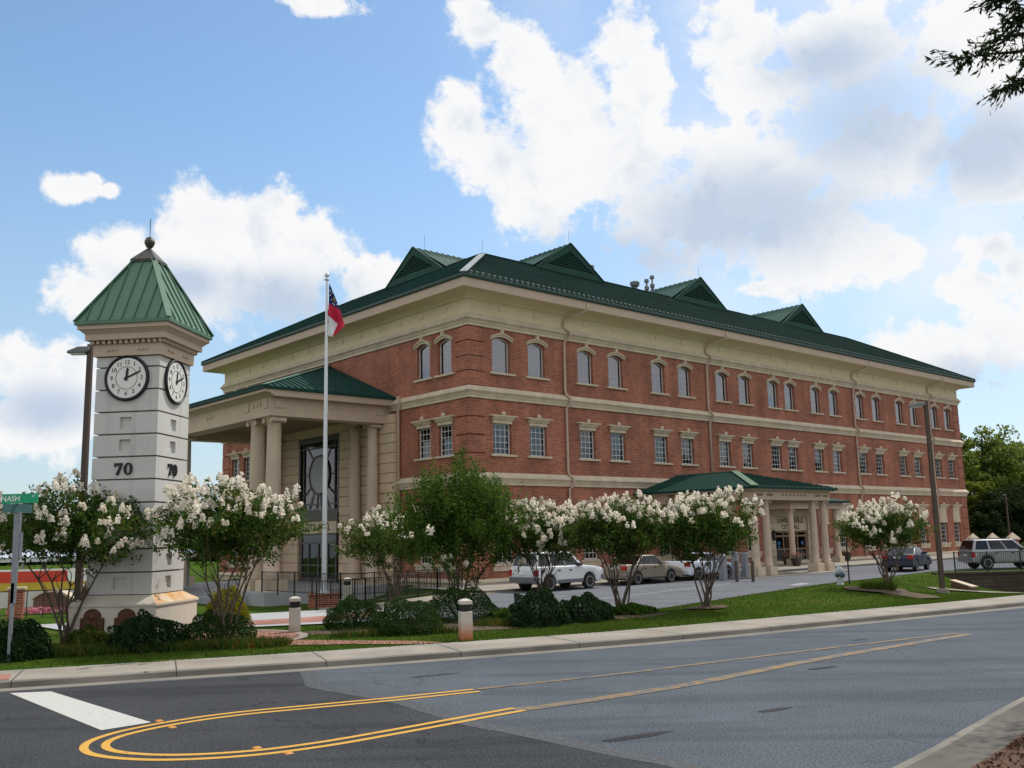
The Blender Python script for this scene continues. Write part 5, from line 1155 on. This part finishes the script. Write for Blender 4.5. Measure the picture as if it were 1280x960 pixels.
def crape(x, y, rx, zb, zt, label, nfl, seed, leaf='leaf_myrtle', nshoot=520, base_z=None, spiky=0, lean=0, fl_top=.45):
    global RNG; RNG = np.random.default_rng(seed); random.seed(seed)
    z0 = lawn_at(x, y) if base_z is None else base_z
    root = empty('crape_myrtle', (x, y, z0), 0, label, 'tree', 'crape myrtles along the lawn')
    H = zt-z0; B = zb-z0; cz = (H+B)/2; rz = (H-B)/2; ry = rx*.9
    m = MB(); tops = []
    for i in range(8):
        a = 2*pi*i/8+random.uniform(-.3, .3); rr = rx*random.uniform(.3, .72); tops.append((rr*cos(a)+lean, rr*sin(a), B+rz*random.uniform(.5, 1.0)))
    stems(m, (0, 0, -.08), tops, .038); m.build('trunk', 'bark', root, smooth=True)
    # shoots fill a lumpy crown; boughs overlap but the outline stays ragged
    d = RNG.normal(size=(nshoot, 3)); d /= np.linalg.norm(d, axis=1)[:, None]
    lump = 1+.17*np.sin(d[:, 0]*4.3+seed)*np.cos(d[:, 1]*3.7+d[:, 2]*2.5+seed*2)+.18*np.sin(d[:, 0]*8+d[:, 2]*7+seed*3)+.10*RNG.normal(size=nshoot)
    rad = RNG.random(nshoot)**.42
    P = d*(rad*lump)[:, None]*np.array([rx*.92, ry*.92, rz*.92])+np.array([lean, 0, cz])
    hole = np.sin(P[:, 0]*3.1+seed)*np.sin(P[:, 1]*2.7+seed)*np.sin(P[:, 2]*4.1+seed*1.7) > .40
    P = P[~hole]; nshoot = len(P)
    D = P-np.array([lean, 0, cz-.9*rz]); D /= np.linalg.norm(D, axis=1)[:, None]; D = D*.8+np.array([0, 0, .35+spiky]); D /= np.linalg.norm(D, axis=1)[:, None]
    ln = .24+.2*RNG.random(nshoot)+spiky*.4*RNG.random(nshoot)
    k_ = 17 if not spiky else 22; t = (np.arange(k_)+.5)/k_
    LP = (P[:, None]+D[:, None]*(ln[:, None]*t[None])[..., None]+RNG.normal(size=(nshoot, k_, 3))*.06).reshape(-1, 3)
    leaves('foliage', LP, .098, .52, leaf, root, .1)
    if nfl:
        tip = P+D*ln[:, None]*.95; rel = (tip-np.array([lean, 0, cz]))/np.array([rx, ry, rz]); score = 1.0*np.minimum(np.linalg.norm(rel, axis=1), 1.0)+fl_top*rel[:, 2]-.30*rel[:, 1]+.55*RNG.random(nshoot)-.8*(rel[:, 2] < -.75)
        order = np.argsort(-score); pick = []
        for i in order:                                            # keep panicles apart
            if all(np.sum((tip[i]-tip[j])**2) > .27**2 for j in pick): pick.append(i)
            if len(pick) >= nfl: break
        pick = np.array(pick); nfl = len(pick); n_ = 150
        hh = RNG.random((nfl, n_)); rr = (1-hh*.7)*RNG.random((nfl, n_))**.5; th = RNG.random((nfl, n_))*2*pi; sz = (.65+.75*RNG.random(nfl))[:, None]
        off = np.stack([rr*np.cos(th)*.10*sz, rr*np.sin(th)*.10*sz, (hh*.20-.07)*sz], -1)
        lob = RNG.normal(size=(nfl, 4, 3))*np.array([.065, .065, .05])*sz[..., None]; off = off*.75+lob[np.arange(nfl)[:, None], RNG.integers(0, 4, (nfl, n_))]
        FPt = (tip[pick][:, None]+off).reshape(-1, 3)
        leaves('blossoms', FPt, .056, .85, 'blossom', root)
    return root
crape(-11.7, 25.4, 2.35, 2.05, 4.1, 'white flowering crape myrtle left of the clock tower, beside the street sign', 48, 11, nshoot=1300, lean=.2, fl_top=.1)
crape(-15.2, 25.6, 1.8, 2.1, 3.9, 'white flowering crape myrtle cut off by the left edge of the photo', 45, 12, nshoot=800)
crape(-7.42, 24.75, 1.78, 1.95, 4.0, 'densely blossoming crape myrtle right of the clock tower', 90, 13, nshoot=1150, lean=.12, fl_top=.75)
crape(-4.85, 38.7, 2.2, 1.6, 3.5, 'crape myrtle with scattered white blossom before the entrance railing', 38, 14, nshoot=1200, fl_top=.5)
crape(-1.85, 31.6, 2.2, 1.35, 4.95, 'tall green crape myrtle with spiky shoots and almost no blossom', 6, 15, 'leaf_fresh', 1700, spiky=.75, fl_top=-.5)
crape(.85, 32.8, 1.6, 1.8, 3.5, 'white blossoming crape myrtle between the tall green one and the white off-roader', 66, 16, nshoot=900, fl_top=.4)
crape(3.32, 31.5, 1.85, 1.72, 3.6, 'wide crape myrtle with white blossom in front of the tan saloon', 62, 17, nshoot=1250, fl_top=.7)
crape(6.11, 31.4, 1.62, 1.78, 3.7, 'crape myrtle with slim bare trunks in front of the white saloon', 55, 18, nshoot=1150, fl_top=.55)
crape(14.95, 39.3, 1.75, 1.7, 3.4, 'round crape myrtle alone on a mulch bed in front of the navy saloon', 70, 19, nshoot=1000, fl_top=.4)
def shrub(x, y, w, h, label, mat, n, seed, size=.055, dp=None, name='shrub', group='clipped evergreen shrubs', z0=None, rough=.10):
    global RNG; RNG = np.random.default_rng(seed)
    z0 = lawn_at(x, y) if z0 is None else z0
    root = empty(name, (x, y, z0), 0, label, 'shrub', group); dp = dp or w
    d = RNG.normal(size=(n, 3)); d /= np.linalg.norm(d, axis=1)[:, None]; d[:, 2] = np.abs(d[:, 2])*1.0-.12
    lump = 1+rough*(np.sin(d[:, 0]*6+seed)*np.cos(d[:, 1]*5+d[:, 2]*4)+.6*np.sin(d[:, 0]*13+d[:, 2]*11+seed))
    r = (1-.28*RNG.random(n)**2.2)*lump
    P = d*r[:, None]*np.array([w/2, dp/2, h*.88])+np.array([0, 0, h*.12]); P[:, 2] = np.maximum(P[:, 2], .02)
    leaves('foliage', P, size, .6, mat, root, .25)
    m = MB(); random.seed(seed)
    for i in range(5):
        a = 2*pi*i/5; m.tube([(0, 0, -.05), (w*.15*cos(a), dp*.15*sin(a), h*.35), (w*.3*cos(a), dp*.3*sin(a), h*.68)], [.03, .022, .01], 5)
    m.build('stems', 'bark_dark', root)
    return root
shrub(-4.77, 28.6, 1.75, .98, 'rounded dark boxwood leftmost of the front hedge group', 'leaf_box', 13000, 31, .045)
shrub(-3.05, 26.9, 1.95, 1.02, 'rounded boxwood in front of the hedge group, left of the rusty bollard', 'leaf_box', 14000, 32, .045)
shrub(-1.75, 30.3, 2.5, 1.15, 'large rounded boxwood under the tall green crape myrtle', 'leaf_box', 16000, 33, .045)
shrub(.62, 28.1, 1.75, 1.12, 'dark holly mound right of the rusty bollard', 'leaf_holly', 9500, 34, .065, rough=.14)
shrub(2.0, 28.9, 1.8, .86, 'low dark holly mound at the right end of the hedge group', 'leaf_holly', 9000, 35, .065)
shrub(-10.75, 24.55, 1.2, .6, 'yellowish green clipped shrub below the left plaque', 'leaf_lime', 6000, 36)
shrub(-9.1, 24.0, 1.75, .92, 'dark glossy holly bush below the right plaque', 'leaf_holly', 9500, 37, .065, rough=.16)
shrub(-7.7, 25.1, 1.9, .9, 'dark rounded shrub behind the trunks of the densely blossoming crape myrtle', 'leaf_box', 9000, 38)
shrub(-11.6, 22.75, 1.35, .98, 'dark holly bush at the foot of the street sign', 'leaf_holly', 8000, 39, .065, rough=.15)
shrub(-9.5, 32.0, 1.4, 1.25, 'golden yellow shrub behind the crape myrtle near the portico', 'leaf_yellow', 6500, 40, .07, z0=.1)
shrub(-.2, 29.6, 1.6, .5, 'low grassy green clump behind the rusty bollard', 'leaf_fresh', 5000, 41, .09, z0=.1)
shrub(3.6, 30.6, 1.7, .38, 'low green clump at the foot of the wide crape myrtle', 'leaf_fresh', 4500, 42, .09)
# blade plants as ground cover, lawn blades near the kerb
def blades(name, P, h, mat, w=.02, lean=.5):
    n = len(P); a = RNG.random(n)*2*pi; d = np.stack([np.cos(a), np.sin(a), np.zeros(n)], 1); hh = (h*(.6+.8*RNG.random(n)))[:, None]
    b = RNG.random(n)*2*pi; le = np.stack([np.cos(b), np.sin(b), np.zeros(n)], 1)*hh*lean*RNG.random(n)[:, None]; up = np.array([0, 0, 1.0])
    V = np.stack([P-d*w, P+d*w, P+up*hh+le], 1).reshape(-1, 3); return mesh_np(name, V, 3, mat)
RNG = np.random.default_rng(5)
vs_l = np.array(v)
def scatter(cx, cy, a, b, rot, n):
    t = RNG.random(n)*2*pi; r = RNG.random(n)**.5; x, y = a*r*np.cos(t), b*r*np.sin(t)
    X, Y = cx+x*cos(rot)-y*sin(rot), cy+x*sin(rot)+y*cos(rot); return np.stack([X, Y, np.full(n, .13)], 1)
gc = np.concatenate([scatter(-9.2, 23.6, 3.3, .45, .25, 5200), scatter(-6.6, 24.2, 1.0, .5, .3, 1700), scatter(.1, 28.3, 1.4, .5, .2, 1800), scatter(-3.2, 26.4, 1.8, .3, .2, 1400), scatter(-12, 23.6, 1.2, .6, .2, 1500)])
tag(blades('ground_cover', gc, .2, 'groundcover', .016, .9), 'orange and green ground cover in the planting beds', 'ground cover', kind='stuff')
tg = scatter(14.5, 39.1, .85, .4, .4, 900); tg[:, 2] = lawn_at(14.9, 39.2)+.08
tag(blades('ground_cover', tg, .34, 'grassblade', .018, .9), 'green tufts in the mulch bed of the lone crape myrtle', 'ground cover', kind='stuff')
# lawn blades: a thin fringe over the lawn so its edge is not a ruled line
ns = 90000; ii = RNG.integers(0, n-1, ns); fr = RNG.random(ns); keep = (LI[ii][:, 0] > -18) & (LI[ii][:, 0] < 22); ii, fr = ii[keep], fr[keep]
tt = RNG.random(len(ii))**1.3; pa = LI[ii]*(1-fr[:, None])+LI[ii+1]*fr[:, None]; pb = PO[ii]*(1-fr[:, None])+PO[ii+1]*fr[:, None]; pp = pa*(1-tt[:, None])+pb*tt[:, None]
za = lawn_z(PI[ii, 2]*(1-fr)+PI[ii+1, 2]*fr, PI[ii, 3]*(1-fr)+PI[ii+1, 3]*fr, tt)
tag(blades('lawn_grass', np.concatenate([pp, za[:, None]], 1), .055, 'grassblade', .012, .8), 'short mown grass of the lawn', 'grass', kind='stuff')
def big_tree(x, y, z0, H, R, label, seed, mat='leaf_big', trunk='bark_dark', leaf=.30, ncl=70, per=170, name='broadleaf_tree', group='trees beyond the car park', cb=.22, cat='tree'):
    global RNG; RNG = np.random.default_rng(seed); random.seed(seed)
    root = empty(name, (x, y, z0), 0, label, cat, group)
    m = MB(); m.tube([(0, 0, -.3), (.1, 0, H*.3), (-.05, .1, H*.6), (.05, 0, H*.9)], [R*.09, R*.07, R*.045, .03], 9)
    zc = H*(cb+(1-cb)/2); rz = H*(1-cb)/2
    d = RNG.normal(size=(ncl, 3)); d /= np.linalg.norm(d, axis=1)[:, None]; r = RNG.random(ncl)**.4
    cc = d*r[:, None]*np.array([R, R, rz])*.86+np.array([0, 0, zc])
    for c in cc[::3]: m.tube([(0, 0, max(H*.15, c[2]*.55)), (c[0]*.5, c[1]*.5, c[2]*.82), tuple(c)], [R*.03, R*.02, .03], 5, False)
    m.build('trunk', trunk, root, smooth=True)
    cr = R*(.11+.13*RNG.random(ncl)); dd = RNG.normal(size=(ncl, per, 3)); dd /= np.linalg.norm(dd, axis=2)[..., None]
    P = cc[:, None]+dd*(cr[:, None]*(RNG.random((ncl, per))**.4))[..., None]*np.array([1, 1, .7])
    leaves('crown', P.reshape(-1, 3), leaf, .6, mat, root, -.2)
    return root
big_tree(55.6, 113, .1, 15.0, 6.6, 'tall broadleaf tree beside the right end of the brick building', 51, ncl=125, per=150, leaf=.40, cb=.08)
big_tree(62.4, 116, .1, 14.0, 5.6, 'tall broadleaf tree cut off by the right edge of the photo', 52, ncl=125, per=150, leaf=.40, cb=.08)
big_tree(49.9, 104, .1, 8.4, 2.9, 'bright yellow green tree low against the right building corner', 53, 'leaf_bright', ncl=60, per=200, cb=.1)
big_tree(51.8, 100, .1, 7.0, 4.6, 'dark shorter tree behind the silver off-roader', 54, 'leaf_oak', ncl=90, cb=.05)
big_tree(45.8, 95, .1, 4.4, 2.6, 'dark low tree behind the pyramid capped posts', 55, 'leaf_oak', ncl=70, cb=.02)
big_tree(-48, 122, .1, 9.5, 5.5, 'far tree behind the street sign at the left', 56, group='far trees at the left', ncl=50, per=120)
big_tree(-41, 118, .1, 8.8, 4.5, 'far tree just left of the clock tower', 57, group='far trees at the left', ncl=50, per=120)
big_tree(-37.5, 116, .1, 7.6, 1.8, 'slim far evergreen seen between clock tower and portico', 58, 'leaf_oak', group='far trees at the left', ncl=36, per=120, cb=.05)
big_tree(-34.8, 117, .1, 6.4, 2.6, 'low far tree seen under the portico roof', 60, group='far trees at the left', ncl=36, per=120, cb=.05)
# woods out of the picture to the right and behind, which the windows mirror
RNG = np.random.default_rng(77)
def wood(name, pts, H, label):
    P = []
    for x, y in pts:
        n_ = 1500; h = H*(.75+.4*RNG.random()); z = RNG.random(n_)*h; t = RNG.random(n_)*2*pi
        r = 6.5*np.sqrt(np.clip(1-(z/h)**2.2, 0, 1))*RNG.random(n_)**.4*(1+.25*np.sin(3*t+x)); P.append(np.stack([x+r*np.cos(t), y+r*np.sin(t), z], 1))
    o = leaves(name, np.concatenate(P), 1.1, .7, 'leaf_oak', None); return tag(o, label, 'wood', kind='stuff')
wood('far_wood', [(72+9*i+4*RNG.random(), 112-9.5*i+5*RNG.random()) for i in range(15)]+[(80+9*i, 118-9.5*i) for i in range(15)], 14.5, 'mass of trees across the street, right of the picture')
wood('far_wood', [(-84+3.4*i+2*RNG.random(), 140+4*RNG.random()) for i in range(13)], 6.5, 'low line of far trees behind the banner at the left')
wood('far_wood', [(-75+3*RNG.random(), 62-9*i) for i in range(10)], 11, 'mass of trees left of the picture')
# branches of an oak reaching in from above right
def near_oak():
    global RNG; RNG = np.random.default_rng(91); random.seed(91)
    root = empty('willow_oak', (8.2, 7.6, .9), 0, 'narrow leaved oak whose dark twigs hang into the top right corner', 'tree'); b0 = Vector((8.2, 7.6, .9))
    m = MB(); m.tube([(0, 0, -.4), (.05, .05, 3), (-.1, .1, 6), (0, .2, 9)], [.24, .2, .15, .08], 10)
    tips = []; LP = []; LA = []
    def twig(pts, r, leafy=True, dens=85):
        pts = [Vector(p)-b0 for p in pts]; S_ = spline([tuple(p) for p in pts], 6); m.tube([tuple(p) for p in S_], [r*(1-.8*i/(len(S_)-1))+.002 for i in range(len(S_))], 5)
        if not leafy: return
        seg = np.linalg.norm(np.diff(S_, axis=0), axis=1).sum()
        for _ in range(int(seg*dens*.30)):
            i = random.randint(1, len(S_)-2); p = S_[i]; d = np.array([random.gauss(0, 1), random.gauss(0, 1), random.gauss(-.15, .7)]); d /= np.linalg.norm(d); d = d*.6+(S_[i+1]-S_[i-1])/np.linalg.norm(S_[i+1]-S_[i-1])*.6
            l2 = random.uniform(.12, .34); q = [p+d*l2*t+np.array([0, 0, -.1*t*t*l2]) for t in np.linspace(0, 1, 5)]
            m.tube([tuple(x) for x in q], .003, 4)
            for t in np.linspace(.15, 1, 12):
                LP.append(p+d*l2*t+np.array([random.gauss(0, .022), random.gauss(0, .022), random.gauss(0, .022)-.1*t*t*l2])); LA.append(d+np.array([0, 0, -.3]))
    T = lambda x, z, y=9.0: (x+.16, y, z)
    twig([(8.1, 7.8, 6.6), T(6.6, 7.6), T(5.6, 7.75), T(4.95, 7.9)], .05); twig([T(5.9, 7.7), T(5.2, 7.45), T(4.72, 7.4), T(4.4, 7.36)], .022); twig([T(6.0, 7.7), T(5.3, 7.2), T(5.0, 7.08), T(4.72, 6.98)], .018)
    twig([T(5.6, 7.7), T(5.1, 7.62), T(4.8, 7.58)], .016); twig([(7.6, 8.2, 7.0), T(6.2, 8.3), T(5.3, 8.1), T(4.75, 7.98)], .04); twig([T(5.7, 8.2), T(5.1, 7.8), T(4.9, 7.72)], .018); twig([T(5.5, 7.9), T(5.25, 7.5), T(5.1, 7.3)], .016)
    twig([(7.8, 8, 6.2), T(6.3, 6.4), T(5.75, 6.3), T(5.32, 6.27)], .03); twig([(7.8, 8, 5.2), T(6.2, 4.85), T(5.6, 4.72), T(5.24, 4.6)], .03); twig([T(5.8, 4.75), T(5.4, 4.88), T(5.22, 4.9)], .012)
    twig([(7.0, 9.2, 2.4), T(5.8, 2.15), T(5.1, 1.95), T(4.72, 2.1)], .010, True, 9)
    m.tube([(0, .1, 5.5), (1.6, 3.5, 7.0), (3.2, 7.2, 7.6)], [.13, .09, .04], 7); m.build('limbs', 'bark_dark', root, smooth=True)
    # a crown over the photographer, above the frame
    ncl = 90; d = RNG.normal(size=(ncl, 3)); d /= np.linalg.norm(d, axis=1)[:, None]; cc = d*(RNG.random(ncl)**.4)[:, None]*np.array([2.6, 3.4, 2.2])+np.array([1.4, .6, 10.6])
    Q = (cc[:, None]+RNG.normal(size=(ncl, 90, 3))*.42).reshape(-1, 3)
    Q2 = (d[:70]*(RNG.random(70)**.4)[:, None]*np.array([2.2, 2.4, 1.6])+np.array([11.6-b0.x, 15.2-b0.y, 8.6-b0.z]))[:, None]+RNG.normal(size=(70, 80, 3))*.35  # second leaf mass out of view, added to shade the near kerb
    leaves('crown', np.concatenate([Q, Q2.reshape(-1, 3)]), .14, .4, 'leaf_oak', root)
    leaves('twig_leaves', np.array(LP), .085, .26, 'leaf_oak', root, 0, .35, np.array(LA))
near_oak()
# litter on the near mulch bed
RNG = np.random.default_rng(3)
i_ = RNG.integers(20, len(Nk)-40, 5000); off = .80+1.4*RNG.random(5000); fr_ = RNG.random(5000)[:, None]; pp = Nk[i_]*(1-fr_)+Nk[i_+1]*fr_-NN[i_]*off[:, None]
tag(leaves('leaf_litter', np.concatenate([pp, (.158+.132*(off-.74)+.012)[:, None]], 1), .06, .4, 'mulch'), 'brown leaf litter on the near mulch bed', 'leaf litter', kind='stuff')
# ------------------------------------------------------------------ far left: fence, banner, low walls
FB = empty('brick_fence', (-17.5, 36.0, .1), RAD(18), 'red brick pillars joined by thin black rails behind the left crape myrtle', 'fence')
for x in (-3.6, -.9, 1.4):
    m = MB(); m.box(x-.24, x+.24, -.24, .24, 0, 1.05); p = m.build('pillar', 'brick', FB, uv=True)
    m = MB(); m.box(x-.3, x+.3, -.3, .3, 1.051, 1.13); m.build('pillar_cap', 'limestone', p)
m = MB()
for x in np.arange(-3.3, 1.2, .55): m.tube([(x, 0, 0), (x, 0, 1.0)], .018, 5)
for z in (.12, .98): m.tube([(-3.6, 0, z), (1.4, 0, z)], .02, 5)
m.build('rails', 'iron', FB)
BN = empty('banner', (-21.5, 43.5, .1), RAD(10), 'red and yellow banner sign behind the brick pillars at the left', 'banner')
m = MB(); m.box(-2.6, 1.3, -.03, .03, 1.0, 1.5); m.build('red_panel', 'banner_red', BN); m = MB(); m.box(1.301, 2.4, -.03, .03, 1.0, 1.5); m.build('white_panel', 'banner_white', BN); m = MB(); m.box(-2.6, 2.4, -.03, .03, 1.501, 1.58); m.build('top_rail', 'banner_white', BN)
m = MB(); m.box(-2.6, 2.4, -.03, .03, .6, .998); m.build('yellow_panel', 'banner_yellow', BN)
for x in (-2.62, 2.42): m = MB(); m.tube([(x, 0, 0), (x, 0, 1.7)], .03, 6); m.build('post', 'iron', BN)
MN = empty('monument_sign', (-18.6, 39.2, .1), RAD(-8), 'low curved brick monument with flowers in front, left of the clock tower', 'monument')
m = MB(); m.prism([(-.8, 0), (.8, 0), (.8, .45), (.45, .68), (0, .76), (-.45, .68), (-.8, .45)], 'y', -.2, .2); m.build('brick_body', 'brick_brown', MN, uv=True)
m = MB(); m.prism([(-.86, .46), (-.47, .70), (0, .78), (.47, .70), (.86, .46), (.86, .54), (.47, .78), (0, .87), (-.47, .78), (-.86, .54)], 'y', -.24, .24); m.build('coping', 'limestone', MN)
RNG = np.random.default_rng(8)
pf = np.stack([-18.7+RNG.normal(size=300)*.7, 38.2+RNG.normal(size=300)*.2, .12+.22*RNG.random(300)], 1); tag(leaves('flower_bed', pf, .09, .8, 'pinkflower'), 'pink flowers massed before the low brick monument', 'flowers', kind='stuff')
m = MB(); m.box(-4, 3.2, 0, .3, 0, 1.15); tag(m.build('garden_wall', 'far_wall', loc=(-21.5, 42.0, -.35), rot=RAD(12)), 'plain pale wall below the red and yellow banner', 'wall')
SH = empty('white_canopy', (-25.0, 56, .1), RAD(8), 'white roofed open shelter far behind the clock tower base', 'shelter')
m = MB(); m.box(-6, 6, -2, 2, 1.75, 2.0); m.frus(0, 0, 6.1, 5.2, 2.001, 2.45, 2.1, .3); m.build('roof', 'car_white', SH)
m = MB()
for x in (-5.5, -2.7, 0, 2.7, 5.5):
    for y in (-1.8, 1.8): m = MB(); m.box(x-.07, x+.07, y-.07, y+.07, 0, 1.75); m.build('post', 'flashing', SH)
# flower pots by the drive and doors
def pot(x, y, z, s_, label):
    r = empty('flower_pot', (x, y, z), 0, label, 'flower pot', 'flower pots beside the doors')
    m = MB(); m.lathe([(.18*s_, 0), (.26*s_, .25*s_), (.30*s_, .42*s_), (.26*s_, .43*s_)], 0, 0, 14); m.build('pot', 'bronze', r)
    n_ = 260; P = RNG.normal(size=(n_, 3))*np.array([.2, .2, .09])*s_+np.array([0, 0, .5*s_]); leaves('foliage', P, .09, .7, 'leaf_fresh', r); P = RNG.normal(size=(120, 3))*np.array([.2, .2, .07])*s_+np.array([0, 0, .56*s_]); leaves('flowers', P, .08, .8, 'pinkflower', r)
pot(*W2(28.0, -1.2), .25, 1.2, 'dark flower pot left of the glass doors under the name panel'); pot(*W2(36.6, -1.0), .25, 1.1, 'dark flower pot by the wall right of the door porch'); pot(*W2(26.0, -3.2), .25, 1.3, 'largest pink flower pot between the porch columns')
